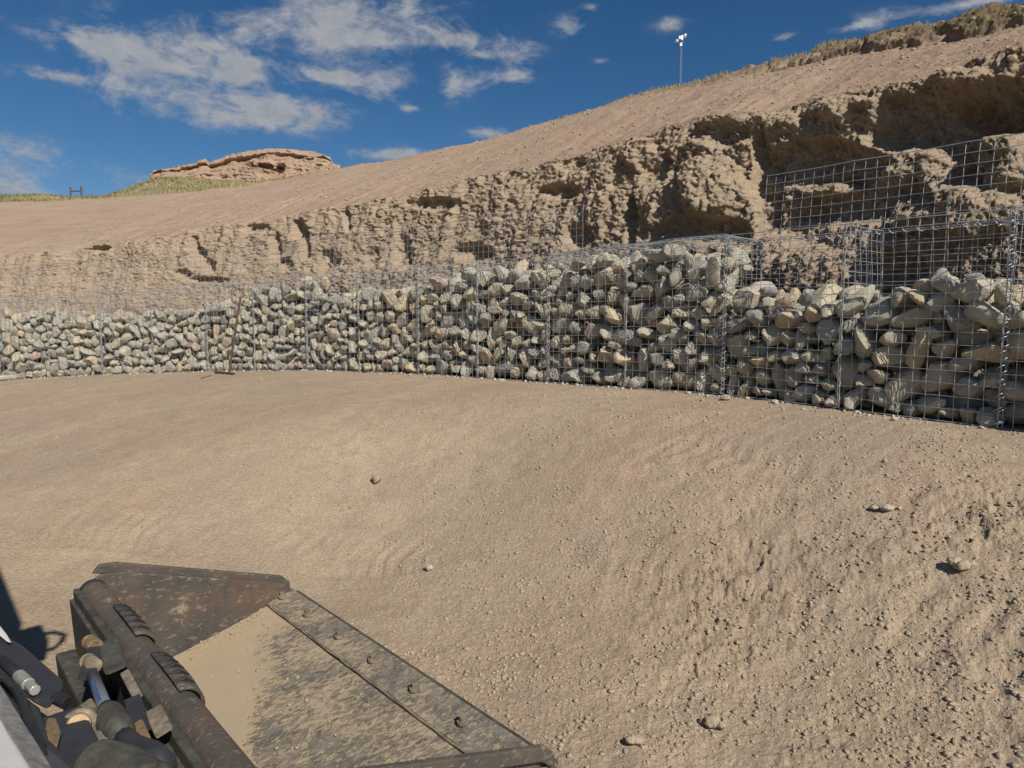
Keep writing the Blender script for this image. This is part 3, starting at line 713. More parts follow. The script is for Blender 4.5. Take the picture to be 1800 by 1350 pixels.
def make_basket(i):
    label, fill, lid, rr, hi = BASK[i]
    a, b = J[i+1].copy(), J[i].copy()        # left and right foot, seen from the front
    nrm = None
    base = a.copy(); root = empty('gabion_basket', base); tag(root, label, 'gabion', 'gabion baskets along the foot of the cut bank')
    loc = lambda p: np.asarray(p)-base
    def indir(k):
        ds = []
        if k > 0: ds.append(J[k]-J[k-1])
        if k < len(J)-1: ds.append(J[k+1]-J[k])
        d = sum(q[:2]/np.linalg.norm(q[:2]) for q in ds); d /= np.linalg.norm(d); n = np.array([-d[1], d[0], 0])
        return n if n[:2]@J[k][:2] > 0 else -n
    na, nb = indir(i+1), indir(i)
    u = b-a; A, B = loc(a), loc(b); Ab, Bb = A+na*DEP, B+nb*DEP; h = UP*HGT
    um = (b-a)/np.linalg.norm(b-a); nm = np.array([-um[1], um[0], 0]); nm = nm if nm[:2]@a[:2] > 0 else -nm; nm /= np.linalg.norm(nm)
    mb = MB(); wire_panel(mb, A, B-A, h, NL, NH, bow=-.012); mb.build('front_panel', M['wire'], root)
    mb = MB(); wire_panel(mb, Ab, Bb-Ab, h, NL, NH); mb.build('back_panel', M['wire'], root)
    mb = MB(); mid = (A+B)/2; midb = (Ab+Bb)/2; wire_panel(mb, mid, midb-mid, h, ND, NH); mb.build('diaphragm', M['wire'], root)
    mb = MB(); wire_panel(mb, A, Ab-A, h, ND, NH); mb.build('end_panel', M['wire'], root)
    mb = MB(); spiral(mb, A-na*.005, A+h-na*.005); spiral(mb, A+um*.012-na*.005, A+h+um*.012-na*.005, .02, .071); 
    mb.tube([A+um*.02, A+um*.02+h], .003, 5); mb.build('corner_spiral', M['wire'], root)
    mb = MB(); spiral(mb, Ab, Ab+h); mb.build('back_spiral', M['wire'], root)
    mb = MB(); spiral(mb, mid-nm*.003, mid+h-nm*.003, .014, .1); mb.tube([mid+um*.008, mid+um*.008+h], .003, 5); mb.build('diaphragm_spiral', M['wire'], root)
    mb = MB()
    if lid == 'open':
        lean = nm*(.09 if i < 2 else .05)+UP*1.0; lean = lean/np.linalg.norm(lean)*DEP*(1.0 if i > 1 else .95)
        wire_panel(mb, Ab+h+UP*.015, Bb-Ab, lean, NL, ND, jit=.010)
    else:
        wire_panel(mb, A+h+UP*.012, B-A, (Ab-A), NL, ND, bow=.02, jit=.008)
    mb.build('lid', M['wire'], root)
    mb = MB(); spiral(mb, Ab+h, Bb+h, .02, .09); mb.build('lid_spiral', M['wire'], root)
    # stones
    Hmax = max(fill)*CELL
    big = {0: [.14], 1: [.155, .14, .13], 2: [.14, .125, .12], 3: [.15, .14], 4: [.12, .11]}.get(i)
    P, r = pack(LEN-.02, DEP-.01, Hmax, rr[0], rr[1], 600, 500+i, big)
    P[:, 0] += .01
    lim = np.interp(P[:, 0]/LEN, [0, 1], fill)*CELL+.025*np.sin(P[:, 0]*9+i)
    keep = (P[:, 2]+r*.75 < lim) & ((P[:, 1]-r < .27) | (P[:, 2] > lim-.22))
    cnt = 0
    R = np.random.default_rng(900+i); meshes = STN_HI if hi else STN_LO
    uz = (b-a)[2]
    for k in np.where(keep)[0]:
        cnt += 1
        if cnt > 298: break
        t = P[k, 0]/LEN
        pos = A+(B-A)*t+(na*(1-t)+nb*t)*(P[k, 1]+.008)+UP*P[k, 2]
        o = bpy.data.objects.new('stone', meshes[R.integers(len(meshes))]); C.objects.link(o); o.parent = root
        o.location = pos; o.scale = (r[k]*1.0,)*3
        o.rotation_mode = 'XYZ'
        if R.random() < .72: o.rotation_euler = (R.normal(0, .35), R.normal(0, .35), R.uniform(0, 6.28))      # laid fairly flat
        else: o.rotation_euler = tuple(R.uniform(0, 6.28, 3))
for i in range(len(BASK)): make_basket(i)

# ------------------------------------------------------------------ small steel things by the wall
def rod(name, pts, r, mat, label, cat, n=8):
    o = np.asarray(pts[0]); mb = MB(); mb.tube(pts, r, n); return tag(mb.build(name, mat, origin=o, sm=False), label, cat)
gz = lambda x, y: float(ground_z(np.array([[x, y]]))[0])
j5, j4 = J[6], J[5]     # left and right foot of the basket behind the rod
foot = J[6]+(J[5]-J[6])*.335; nrm = np.array([-(J[5]-J[6])[1], (J[5]-J[6])[0], 0]); nrm /= np.linalg.norm(nrm); nrm = -nrm if nrm[:2]@J[6][:2] > 0 else nrm
f0 = foot+nrm*.16; f0[2] = gz(f0[0], f0[1])-.005
t0 = foot+(J[5]-J[6])/LEN*.11+nrm*.03; t0[2] = foot[2]+.98
rod('steel_rod', [f0, f0*.5+t0*.5+nrm*.01, t0, t0+np.array([.05, .03, .04])], .013, M['rust'], 'dark steel rod leaning upright against the stone filled basket', 'rod')
def ground_rod(x0, y0, x1, y1, r, mat, label, lift=.0, name='steel_bar', cat='bar'):
    pts = []
    for x, y in ((x0, y0), (x1, y1)):
        p = hit(x, y); z = p[2]
        pts.append(np.array([p[0], p[1], z+r*.8+lift]))
    return rod(name, pts, r, mat, label, cat)
ground_rod(378, 656, 412, 659, .016, M['rust'], 'short dark steel bar lying at the foot of the leaning rod')
ground_rod(355, 666, 370, 661, .007, M['rust'], 'small bent piece of wire on the dirt left of the short bar', name='wire_scrap', cat='wire')
ground_rod(-60, 672, 58, 663, .045, M['grey_rod'], 'pale pipe lying along the foot of the wall at the left edge', name='pipe', cat='pipe')

# ------------------------------------------------------------------ lattice mast and H-brace on the skyline
def make_mast():
    Z = 68.; top = at(1196, 74, Z); bot = top.copy(); bot[2] = 5.2
    root = empty('lattice_mast', bot); tag(root, 'thin steel lattice mast with white antennas rising behind the crest', 'mast')
    H = top[2]-bot[2]; w = .21
    legs = [np.array([w*math.cos(a), w*math.sin(a), 0]) for a in (math.radians(30), math.radians(150), math.radians(270))]
    for l in legs: mb = MB(); mb.tube([l, l+UP*H], .020, 6); mb.build('leg', M['tower'], root)
    mb = MB(); n = int(H/.45)
    for k in range(n):
        for q in range(3):
            a, b = legs[q], legs[(q+1) % 3]
            mb.tube([a+UP*H*k/n, b+UP*H*(k+1)/n], .006, 4, False)
    for k in range(0, n, 6):
        for q in range(3): mb.tube([legs[q]+UP*H*k/n, legs[(q+1) % 3]+UP*H*k/n], .012, 4, False)
    mb.build('bracing', M['tower'], root)
    def dish(c, d, r):
        d = np.asarray(d, float); d /= np.linalg.norm(d); mb = MB()
        mb.tube([c, c+d*.05, c+d*.22], [r*.35, r*.92, r], 16); return mb.build('antenna_dish', M['white'], root)
    dish(np.array([.32, -.1, H+.55]), (1, -.1, 0), .2); dish(np.array([-.3, -.15, H+.02]), (-.9, -.5, .1), .16); dish(np.array([.02, -.3, H+.12]), (.1, -1, 0), .10)
    mb = MB(); mb.tube([(.2, 0, H-.4), (.28, -.05, H+.7)], .04, 6); mb.tube([(-.2, 0, H-.3), (-.22, -.05, H+.45)], .035, 6); mb.tube([(-.3, -.05, H+.2), (.3, -.05, H+.35)], .035, 6); mb.build('mounting_frame', M['tower'], root)
    mb = MB()
    for (x, y, z, a) in ((.0, -.2, -.3, .1), (.12, -.2, .4, .1), (-.12, -.22, .35, .09)): mb.box((x, y, H+z), (a, 0, 0), (0, a*.6, 0), (0, 0, a*1.6))
    mb.build('radio_box', M['white'], root)
make_mast()
def make_hbrace():
    Z = 62.; p = at(134, 346, Z); root = empty('fence_brace', p-UP*.3); tag(root, 'dark wooden H-shaped fence brace standing on the left skyline', 'fence')
    s = Z/FPX
    for x, hgt in ((-9.5*s, 17*s), (9.5*s, 18*s)): mb = MB(); mb.tube([(x, 0, 0), (x, 0, hgt+.3)], .075, 8); mb.build('post', M['wood'], root)
    mb = MB(); mb.tube([(-10*s, 0, 9.5*s+.3), (10*s, 0, 10.5*s+.3)], .06, 8); mb.build('rail', M['wood'], root)
make_hbrace()

# ------------------------------------------------------------------ loose soil
def lump_arrays(P, size, seed, sub=1):
    bm = bmesh.new(); bmesh.ops.create_icosphere(bm, subdivisions=sub, radius=1); v0 = np.array([q.co[:] for q in bm.verts]); f0 = np.array([[q.index for q in f.verts] for f in bm.faces]); bm.free()
    R = np.random.default_rng(seed); n = len(P); k = len(v0)
    V = v0[None]*R.uniform(.68, 1.2, (n, k, 1))*R.uniform(.7, 1.25, (n, 1, 3))
    a = R.uniform(0, 2*np.pi, n); c, s = np.cos(a)[:, None], np.sin(a)[:, None]
    V = np.stack([V[..., 0]*c-V[..., 1]*s, V[..., 0]*s+V[..., 1]*c, V[..., 2]*.75], -1)*size[:, None, None]+P[:, None, :]
    F = f0[None]+(np.arange(n)*k)[:, None, None]
    return V.reshape(-1, 3), F.reshape(-1, 3)
def scatter_clods():
    n = 90000
    P = GV[rng.integers(len(GV), size=n)].copy(); P[:, :2] += rng.normal(0, .008, (n, 2)); px, py = proj(P)
    bad = (px < -80) | (px > 1880)
    w, _ = wall_dist(P[:, :2]); P3 = np.column_stack([P[:, :2], P[:, 0]*0])
    dens = .10+.05*smooth(850, 1250, px)*smooth(-.05, .45, fbm(P3*1.6+3, 3, 91))+.16*smooth(300, 1100, px)*smooth(.12, .5, fbm(P3*3.3, 3, 93))
    dens += .25*smooth(.35, .05, w)
    keep = (~bad) & (w > .04) & (rng.random(n) < dens)
    P, px, w = P[keep], px[keep], w[keep]
    P[:, 2] = ground_z(P[:, :2].copy())
    r = np.linalg.norm(P-CAM, axis=1)
    size = (.0016+.010*rng.random(len(P))**7)*np.interp(r, [1.5, 4, 9], [.8, 1.15, 1.7])*np.where(px > 900, 1.15, .85)
    # part of the crumbs gather in clusters and along the edges of tracks
    Q = []; qs = []
    for _ in range(560):
        cx = rng.uniform(700, 1850) if rng.random() < .85 else rng.uniform(0, 900); cy = rng.uniform(700, 1345); c = hit(cx, cy)
        if not (.8 < c[1] < 9): continue
        m = int(rng.uniform(8, 60)); a0 = rng.normal(.62, .5); L_ = rng.uniform(.03, .22)
        u = rng.normal(0, L_, m); v = rng.normal(0, .025+.02*rng.random(), m)
        Q.append(np.column_stack([c[0]+u*math.cos(a0)-v*math.sin(a0)+.5*u*u, c[1]+u*math.sin(a0)+v*math.cos(a0)])); qs.append((.0018+.0095*rng.random(m)**3.6)*rng.uniform(.5, 1.25))
    Q = np.vstack(Q); qs = np.concatenate(qs); wq, _ = wall_dist(Q); kq = wq > .25
    Q, qs = Q[kq], qs[kq]; Q = np.column_stack([Q, ground_z(Q)])
    P = np.vstack([P, Q]); size = np.concatenate([size, qs])
    P[:, 2] += size*.12
    V, F = lump_arrays(P, size, 71)
    o = mesh_obj('soil_crumbs', V, F, M['clod']); tag(o, 'loose crumbs of dry soil strewn over the graded dirt', 'soil', kind='stuff')
    # pebbles on the graded slope above the bank
    K = HP.shape[0]; ks = rng.integers(30, K-50, 3600); js = HNF+rng.integers(2, HNS, 3600); Q = HP[ks, js]
    sz = (.004+.016*rng.random(3600)**5)*np.interp(np.linalg.norm(Q-CAM, axis=1), [4, 14], [.8, 1.6])
    V, F = lump_arrays(Q+UP*(sz*.3)[:, None], sz, 72); tag(mesh_obj('slope_pebbles', V, F, M['clod']), 'small pebbles and crumbs on the slope above the cut bank', 'pebbles', kind='stuff')
scatter_clods()
def foot_chips():
    P = []
    for i in range(len(J)-1):
        d = J[i+1]-J[i]; n = np.array([-d[1], d[0], 0]); n /= np.linalg.norm(n); n = n if n[:2]@J[i][:2] < 0 else -n
        t = rng.random(70); P.append(J[i]+d*t[:, None]+n*(.015+.14*rng.random(70)**2)[:, None])
    P = np.vstack(P); P[:, 2] = ground_z(P[:, :2].copy()); sz = .005+.022*rng.random(len(P))**3.5; P[:, 2] += sz*.3
    V, F = lump_arrays(P, sz, 77); tag(mesh_obj('stone_chips', V, F, M['stone']), 'small stone chips scattered along the foot of the gabion wall', 'chips', kind='stuff')
foot_chips()
def lone(name, x, y, size, label, cat, mat, seed, flat=.8, parts=1):
    p = hit(x, y); z = p[2]
    R = np.random.default_rng(seed); V = []; F = []; off = 0
    for k in range(parts):
        bm = bmesh.new(); bmesh.ops.create_icosphere(bm, subdivisions=3, radius=1); v = np.array([q.co[:] for q in bm.verts]); f = np.array([[q.index for q in g.verts] for g in bm.faces]); bm.free()
        v = v*(1+.40*fbm(v*1.3+seed+k*3, 3, seed+k)+.22*(blocks(v*2.2+seed+k, seed)-.5)+.10*fbm(v*5+seed, 3, seed+k+5))[:, None]*np.array([R.uniform(.9, 1.2), R.uniform(.8, 1), flat])
        c = np.array([0, 0, 0.]) if k == 0 else np.array([R.uniform(-1.5, 1.5), R.uniform(-1.0, 1.0), R.uniform(-.3, .45)])
        V.append(v*size*(1 if k == 0 else R.uniform(.5, .85))+c*size); F.append(f+off); off += len(v)
    V = np.vstack(V); V[:, 2] -= V[:, 2].min()+size*.12
    return tag(mesh_obj(name, V, np.vstack(F), mat, smooth_sh=False, loc=(p[0], p[1], z)), label, cat)
M['pale'] = dirt('pale_stone', (.42, .36, .275), (.36, .30, .23), (.46, .40, .31), (.42, .34, .26), .5)
lone('dirt_clod', 1252, 1278, .024, 'crumbly brown clod of dirt, largest lump near the bottom right', 'clod', M['clod'], 11, .95, 6)
lone('dirt_clod', 661, 846, .032, 'dark round clod of dirt alone on the slope above the bucket', 'clod', M['clod'], 12)
lone('stone', 755, 1002, .021, 'small pale stone on the dirt right of the bucket tip', 'stone', M['pale'], 13)
lone('stone', 1560, 896, .028, 'larger of two pale stones half buried in the churned soil', 'stone', M['pale'], 14, .5)
lone('stone', 1537, 893, .019, 'smaller of two pale stones half buried in the churned soil', 'stone', M['pale'], 15, .5)
lone('stone', 1275, 703, .035, 'tan stone fallen at the foot of the joint beside the closed lid basket', 'stone', M['clod'], 16, .6)
lone('stone', 1118, 1310, .022, 'tan stone lying on the dirt near the bucket corner', 'stone', M['clod'], 17, .8, 2)
lone('dirt_clod', 1690, 1003, .03, 'jagged clod at the end of a curved crack at the right', 'clod', M['clod'], 18, .7, 4)
# dirt mound on the right skyline
def sky_lump():
    k = int(np.argmin(np.abs(HPX-1690))); p = HP[k, HNF+HNS-6]
    bm = bmesh.new(); bmesh.ops.create_icosphere(bm, subdivisions=5, radius=1); v = np.array([q.co[:] for q in bm.verts]); f = np.array([[q.index for q in g.verts] for g in bm.faces]); bm.free()
    v = v*(1+.25*fbm(v*1.2+3, 3, 5)+.14*fbm(v*4, 4, 6)+.06*fbm(v*13, 3, 7))[:, None]*np.array([.30, .22, .13])
    tag(mesh_obj('dirt_mound', v, f, M['clod'], smooth_sh=True, loc=p+UP*.03), 'rounded mound of dirt topping the crest at the upper right', 'mound')
sky_lump()

# ------------------------------------------------------------------ skid steer loader
def loader_mats():
    k = Mat('bucket_steel', .55, .25)
    n = k.noise(3.6, 7, .72, vec=k.obj); f = k.noise(95, 4, .75, vec=k.obj, stretch=(1, .25, .7)); g = k.noise(38, 6, .75, vec=k.obj)
    col = k.ramp(n, [(.3, (.055, .055, .052)), (.45, (.088, .080, .070)), (.58, (.115, .090, .072)), (.72, (.15, .145, .13))])
    col = k.mix(k.ramp(f, [(.57, 0), (.68, 1)]), col, (.28, .24, .185))
    col = k.mix(k.math('MULTIPLY', k.ramp(g, [(.62, 0), (.72, 1)]), .85), col, (.40, .345, .26))
    col = k.mix(k.math('MULTIPLY', k.ramp(k.noise(2.3, 6, .7, vec=k.obj), [(.52, 0), (.66, 1)]), .7), col, (.15, .085, .052))
    col = k.mix(k.math('MULTIPLY', k.ramp(k.noise(7, 7, .75, vec=k.obj), [(.60, 0), (.68, 1)]), .8), col, (.33, .27, .195))
    col = k.mix(k.ramp(k.attr('dust'), [(.45, 0), (.75, 1)]), col, (.36, .28, .185))
    k.color(col); k.bump(g, .3, .004); k.bump(f, .3, .002)
    k.L.new(k.ramp(n, [(.3, .35), (.7, .75)]), k.b.inputs['Roughness']); M['steel'] = k.m
    k = Mat('dusty_floor', .85, 0); k.b.inputs['Specular IOR Level'].default_value = .15
    a = k.attr('dust')
    st = k.noise(58, 7, .8, vec=k.obj, stretch=(1.2, .45, 1, (0, 0, .25)), dist=.4); sp = k.noise(190, 4, .75, vec=k.obj, stretch=(1, .5, 1)); lo = k.noise(5, 4, .6, vec=k.obj)
    v = k.math('ADD', k.math('ADD', a, k.math('MULTIPLY', k.math('SUBTRACT', st, .5), 2.1)), k.math('ADD', k.math('MULTIPLY', k.math('SUBTRACT', sp, .5), .8), k.math('MULTIPLY', k.math('SUBTRACT', lo, .5), .8)))
    m = k.ramp(v, [(.34, 0), (.54, 1)])
    bare = k.mix(k.ramp(k.noise(18, 5, .6, vec=k.obj), [(.4, 0), (.62, 1)]), (.10, .093, .083), (.185, .165, .14))
    dust = k.mix(k.ramp(lo, [(.35, 0), (.65, 1)]), (.37, .285, .185), (.33, .262, .178))
    k.color(k.mix(m, bare, dust)); k.bump(m, .55, .004); k.bump(k.noise(160, 3, .7, vec=k.obj), .2, .002); M['floor'] = k.m
    M['machine'] = simple('dark_machine_paint', (.035, .037, .04), .5, .1, .3, 25)
    M['olive'] = simple('grimy_attach_plate', (.075, .072, .058), .6, .2, .7, 22, .4)
    M['gold'] = simple('plated_pin', (.24, .17, .09), .55, .35, .5, 50)
    M['silver'] = simple('hose_fitting', (.42, .42, .36), .4, .5, .3, 60)
    M['rubber'] = simple('black_hose', (.02, .02, .022), .45, 0, .2, 40)
    M['blue'] = simple('blue_sticker', (.05, .09, .22), .5, 0, .2, 60)
    M['body_white'] = simple('white_body_paint', (.62, .61, .57), .45, 0, .12, 14)
    M['body_shade'] = simple('shaded_grey_edge', (.22, .215, .205), .6, 0, .6, 35)  # mottled grey that paints in the shade on the white panel's rim
    M['dusty'] = simple('dust_coated_steel', (.185, .15, .11), .9, 0, .8, 28, .5)
loader_mats()
def make_loader():
    ze = .15; P1 = onz(512, 1042, ze); P2 = onz(958, 1342, ze); e = P2-P1; Wd = np.linalg.norm(e); e = e/Wd; b = np.cross(e, UP)
    root = empty('skid_steer_loader', P1); root.rotation_euler = (0, 0, math.atan2(e[1], e[0]))
    tag(root, 'compact loader at the lower left with a worn dusty steel bucket', 'loader')
    def loc(p): p = np.asarray(p)-P1; return np.array([p@e, -(p@b), p[2]])
    def pw(x, y, q):          # a photo point at the depth of the bucket's rear, nearer by q-.86
        return at(x, y, 1/(.379+.000812*(y-1035))-(q-.86)*.8)
    def px(x, y, q): return loc(pw(x, y, q))
    def slab(mb, poly, q, d):  # a plate seen face on, with thickness away from the viewer
        n = len(poly); qq = q if isinstance(q, (list, tuple)) else [q]*n
        mb.add([px(*p, k) for p, k in zip(poly, qq)]+[px(*p, k)+loc(P1+ray(*p)/np.linalg.norm(ray(*p))*d) for p, k in zip(poly, qq)], [tuple(range(n)), tuple(range(n, 2*n))[::-1]]+[(i, n+i, n+(i+1) % n, (i+1) % n) for i in range(n)]); return mb
    def pt(t, q, h): return np.array([t, -q, h])
    # --- bucket shell: floor rolled back, round heel, back sheet
    prof = [(.0, 0.), (.28, -.073), (.50, -.13), (.58, -.146), (.66, -.140), (.73, -.105), (.775, -.04), (.795, .05), (.80, .16), (.80, .225)]
    q = np.array(prof); s = np.concatenate([[0], np.cumsum(np.hypot(*np.diff(q, axis=0).T))]); ss = np.linspace(0, s[-1], 90); qq = np.column_stack([np.interp(ss, s, q[:, 0]), np.interp(ss, s, q[:, 1])])
    ts = np.linspace(0.004, Wd-.004, 150); T, I = np.meshgrid(ts, np.arange(90), indexing='ij')
    V = np.stack([T.ravel(), -qq[I.ravel(), 0], qq[I.ravel(), 1]], -1)
    V[:, 2] += .006*fbm(V*3, 3, 7)*smooth(.02, .1, -V[:, 1])
    low = V.copy(); low[:, 2] -= .014
    f1 = grid_faces(150, 90); nV = len(V)
    bk = mesh_obj('bucket', np.vstack([V, low]), np.vstack([f1, f1[:, ::-1]+nV]), M['floor'], root, True)
    tq = -V[:, 1]; tt = V[:, 0]
    d = .5+.75*smooth(.20+.10*np.clip(tt-.3, 0, 1)+.22*smooth(.35, .9, tt), .52+.2*smooth(.4, 1.0, tt), tq)+.55*smooth(.34, .05, tt)-.08*smooth(.5, 1.1, tt)-.02
    set_attr(bk, 'dust', np.concatenate([d, d]))
    bk['label'] = 'bucket floor streaked with dark bare steel under tan dust'
    # loose dirt lying in the bucket
    R = np.random.default_rng(5); n = 420; cq = R.uniform(.12, .60, n)*np.where(R.random(n) < .5, 1, .8); ct = np.where(R.random(n) < .45, .01+.10*R.random(n)**2, R.uniform(.01, Wd-.05, n))
    cz = np.interp(cq, qq[:60, 0], qq[:60, 1]); sz = .0018+.007*R.random(n)**4.5
    lv_, lf_ = lump_arrays(np.column_stack([ct, -cq, cz+sz*.35]), sz, 79); cr = mesh_obj('dirt_crumbs', lv_, lf_, M['clod'], bk); cr['kind'] = 'stuff'
    # --- side plates
    side = [(.0, -.012), (.0, .02), (.03, .055), (.69, .272), (.76, .280), (.83, .25), (.85, .10), (.862, -.17), (.58, -.168)]
    rim = [(-.004, .0), (.0, .05), (.035, .085), (.70, .308), (.765, .315), (.79, .285), (.70, .262), (.05, .045)]
    for name, t0, th, out in (('side_plate', -.012, .016, -1), ('side_plate', Wd-.004, .016, 1)):
        mb = MB(); mb.prism([pt(t0, a, h) for a, h in side], (th, 0, 0)); sp = mb.build(name, M['steel'], bk, .003)
        co = np.array([v.co[:] for v in sp.data.vertices]); 
        sp.data.attributes.new('dust', 'FLOAT', 'POINT')
        mb = MB(); mb.prism([pt(t0+(out*.022), a, h) for a, h in rim], (th*1.3, 0, 0)); r = mb.build('side_rim', M['steel'], bk, .004); r.data.attributes.new('dust', 'FLOAT', 'POINT')
    # --- cutting edge with bolts and weld beads
    mb = MB(); a0, a1 = -.035, .115
    mb.prism([pt(-.02, a0, -.012), pt(-.02, a0+.025, .014), pt(-.02, a1, -.016), pt(-.02, a1, -.034)], (Wd+.04, 0, 0))
    ce = mb.build('cutting_edge', M['floor'], bk, .002); set_attr(ce, 'dust', np.full(len(ce.data.vertices), .40))
    mb = MB(); mb.tube([pt(x, a1+.003, -.022+.002*math.sin(x*40)) for x in np.linspace(0, Wd, 60)], .0045, 6); mb.build('weld_bead', M['dusty'], bk)
    mb = MB(); mb.tube([pt(x, .012+.002*math.sin(x*23), .006) for x in np.linspace(0, Wd, 60)], .003, 6); mb.build('edge_lip', M['dusty'], bk)
    mb = MB(); mb.box(pt(Wd/2, -.03, -.012), (Wd/2+.015, 0, 0), (0, .012, -.002), (0, .001, .012)); lip = mb.build('front_lip', M['olive'], bk, .006)
    for t in (.03, .283, .565, .828, 1.10, 1.367, 1.63):
        mb = MB(); c = pt(t, .055, .0); mb.tube([c, c+UP*.012], .019, 12); mb.tube([c+UP*.010, c+UP*.028], .0135, 6); mb.build('bolt', M['dusty'], bk, .0015)
    # --- top tube, stiffener and back sheet
    mb = MB(); mb.tube([pt(t, .795, .222+.0015*math.sin(t*9)) for t in np.linspace(-.002, Wd, 30)], .047, 20); tb = mb.build('top_tube', M['steel'], bk, 0, True); tb.data.attributes.new('dust', 'FLOAT', 'POINT')
    mb = MB(); mb.box(pt(Wd/2, .848, .222), (Wd/2, 0, 0), (0, .012, 0), (0, 0, .026)); mb.build('stiffener_bar', M['olive'], bk, .006)
    mb = MB(); mb.box(pt(Wd/2, .855, .02), (Wd/2, 0, 0), (0, .008, .0), (0, -.01, .19)); mb.build('back_sheet', M['olive'], bk, .003)
    for t0, t1 in ((.36, .66), (.83, 1.10)):
        mb = MB(); n = 9; R0, R1 = .052, .060; A = np.radians(np.linspace(95, -12, n)); vs = []; nt = 12
        for R_ in (R0, R1):
            for x in np.linspace(t0, t1, nt):
                fl = 1+.10*math.sin((x-t0)/(t1-t0)*math.pi)
                for a in A: vs.append((x, -.795+R_*fl*math.cos(a), .222+R_*fl*math.sin(a)))
        fs = []
        for L_ in (0, 1):
            o = L_*nt*n
            for i in range(nt-1):
                for j in range(n-1):
                    f = (o+i*n+j, o+(i+1)*n+j, o+(i+1)*n+j+1, o+i*n+j+1); fs.append(f if L_ else f[::-1])
        rimi = [i*n for i in range(nt)]+[(nt-1)*n+j for j in range(1, n)]+[i*n+n-1 for i in range(nt-2, -1, -1)]+[j for j in range(n-2, 0, -1)]
        o = nt*n
        for k in range(len(rimi)): a_, b_ = rimi[k], rimi[(k+1) % len(rimi)]; fs.append((a_, b_, b_+o, a_+o))
        mb.add(vs, fs); g = mb.build('grip_step', M['steel'], bk, 0, True); g.data.attributes.new('dust', 'FLOAT', 'POINT')
        mb = MB()
        for x in np.linspace(t0+.035, t1-.045, 5):
            fl = 1+.10*math.sin((x-t0)/(t1-t0)*math.pi); a = math.radians(72)
            mb.tube([(x, -.795+.061*fl*math.cos(a+.42), .222+.061*fl*math.sin(a+.42)), (x+.004, -.795+.0622*fl*math.cos(a), .222+.0622*fl*math.sin(a)), (x+.008, -.795+.061*fl*math.cos(a-.42), .222+.061*fl*math.sin(a-.42))], [.003, .0075, .003], 8)
        mb.build('grip_slots', M['rubber'], bk)
    # --- quick attach behind the bucket
    qa = MB(); qa.box(pt(Wd/2, .93, .0), (.52, 0, 0), (0, .03, 0), (0, -.01, .15)); at_ = qa.build('attach_plate', M['olive'], root, .01)
    def bar(a, c, w, q, mat, name, dz=.012, parent=None):
        A, B = px(*a, q), px(*c, q); d = B-A; d = d/np.linalg.norm(d); vv = loc(CAM)-(A+B)/2; vv /= np.linalg.norm(vv); sd_ = np.cross(d, vv); sd_ /= np.linalg.norm(sd_)
        mb = MB(); mb.box((A+B)/2, (B-A)/2, sd_*w, vv*dz); return mb.build(name, mat, parent or at_, min(w, dz)*.35)
    bar((178, 1060), (215, 1130), .018, .885, M['olive'], 'rib'); bar((218, 1180), (244, 1228), .012, .965, M['dusty'], 'rib'); bar((268, 1245), (290, 1290), .020, .965, M['dusty'], 'rib')
    bar((188, 1125), (205, 1180), .030, .975, M['olive'], 'latch_block', .03); bar((238, 1270), (256, 1312), .016, .97, M['gold'], 'latch_block', .014)
    bar((232, 1225), (250, 1290), .020, .965, M['machine'], 'rib')
    bar((172, 1126), (150, 1196), .020, .99, M['machine'], 'lever_plate', .012)
    for (x, y) in ((168, 1137), (166, 1172)):
        A = px(x, y, 1.0); mb = MB(); d = np.array([-1., -.15, .02])
        mb.tube([A, A+d*.030], .022, 14); mb.tube([A+d*.030, A+d*.046], .017, 14); mb.tube([A+d*.046, A+d*.056], .021, 14); mb.tube([A+d*.05, A+d*.075], .011, 8); mb.build('pivot_bolt', M['gold'] if y < 1150 else M['dusty'], at_, .002)
    A, B = px(163, 1187, 1.02), px(186, 1246, 1.05); mb = MB(); mb.tube([A, B], .015, 14); lv = mb.build('lever_rod', simple('grey_lever', (.13, .15, .17), .4, .3, .3, 40), root, 0, True)
    d = (B-A); n = np.array([.1, -.55, .8]); n -= d*(n@d)/(d@d); n /= np.linalg.norm(n); s_ = np.cross(d, n); s_ /= np.linalg.norm(s_)
    mb = MB(); mb.box(A+d*.60+n*.0145, d*.30, s_*.004, n*.0015); mb.build('blue_sticker', M['blue'], lv)
    C0 = px(197, 1268, 1.05); mb = MB(); mb.tube([px(187, 1243, 1.05), px(192, 1256, 1.05), C0, px(212, 1290, 1.05), px(220, 1303, 1.05)], [.018, .031, .034, .032, .016], 14); mb.build('lever_hub', M['olive'], lv, 0, True)
    mb = MB(); mb.tube([px(205, 1286, 1.04), px(235, 1312, 1.06), px(268, 1326, 1.06), px(285, 1350, 1.08)], [.024, .024, .027, .03], 10); mb.build('lever_arm', M['machine'], lv, 0, True)
    # --- tilt cylinder pin and lugs
    C0 = px(138, 1275, 1.08); ax = loc(CAM)-C0; ax /= np.linalg.norm(ax); ax = ax*.75+np.array([.25, -.1, .25]); ax /= np.linalg.norm(ax)
    mb = MB(); mb.tube([C0-ax*.10, C0-ax*.02, C0-ax*.012], [.040, .040, .034], 20); pn = mb.build('pin_boss', M['dusty'], root, .003)
    mb = MB(); mb.tube([C0-ax*.03, C0+ax*.012], .026, 18); mb.build('pin', M['gold'], pn, .004)
    mb = MB(); slab(mb, ((83, 1262), (98, 1262), (108, 1288), (100, 1318), (82, 1322), (75, 1300)), 1.13, .04); mb.build('lug_plate', M['gold'], root, .004)
    mb = MB(); slab(mb, ((135, 1288), (186, 1283), (205, 1312), (150, 1322), (128, 1330)), 1.06, .06); mb.build('cylinder_lug', M['dusty'], root, .006)
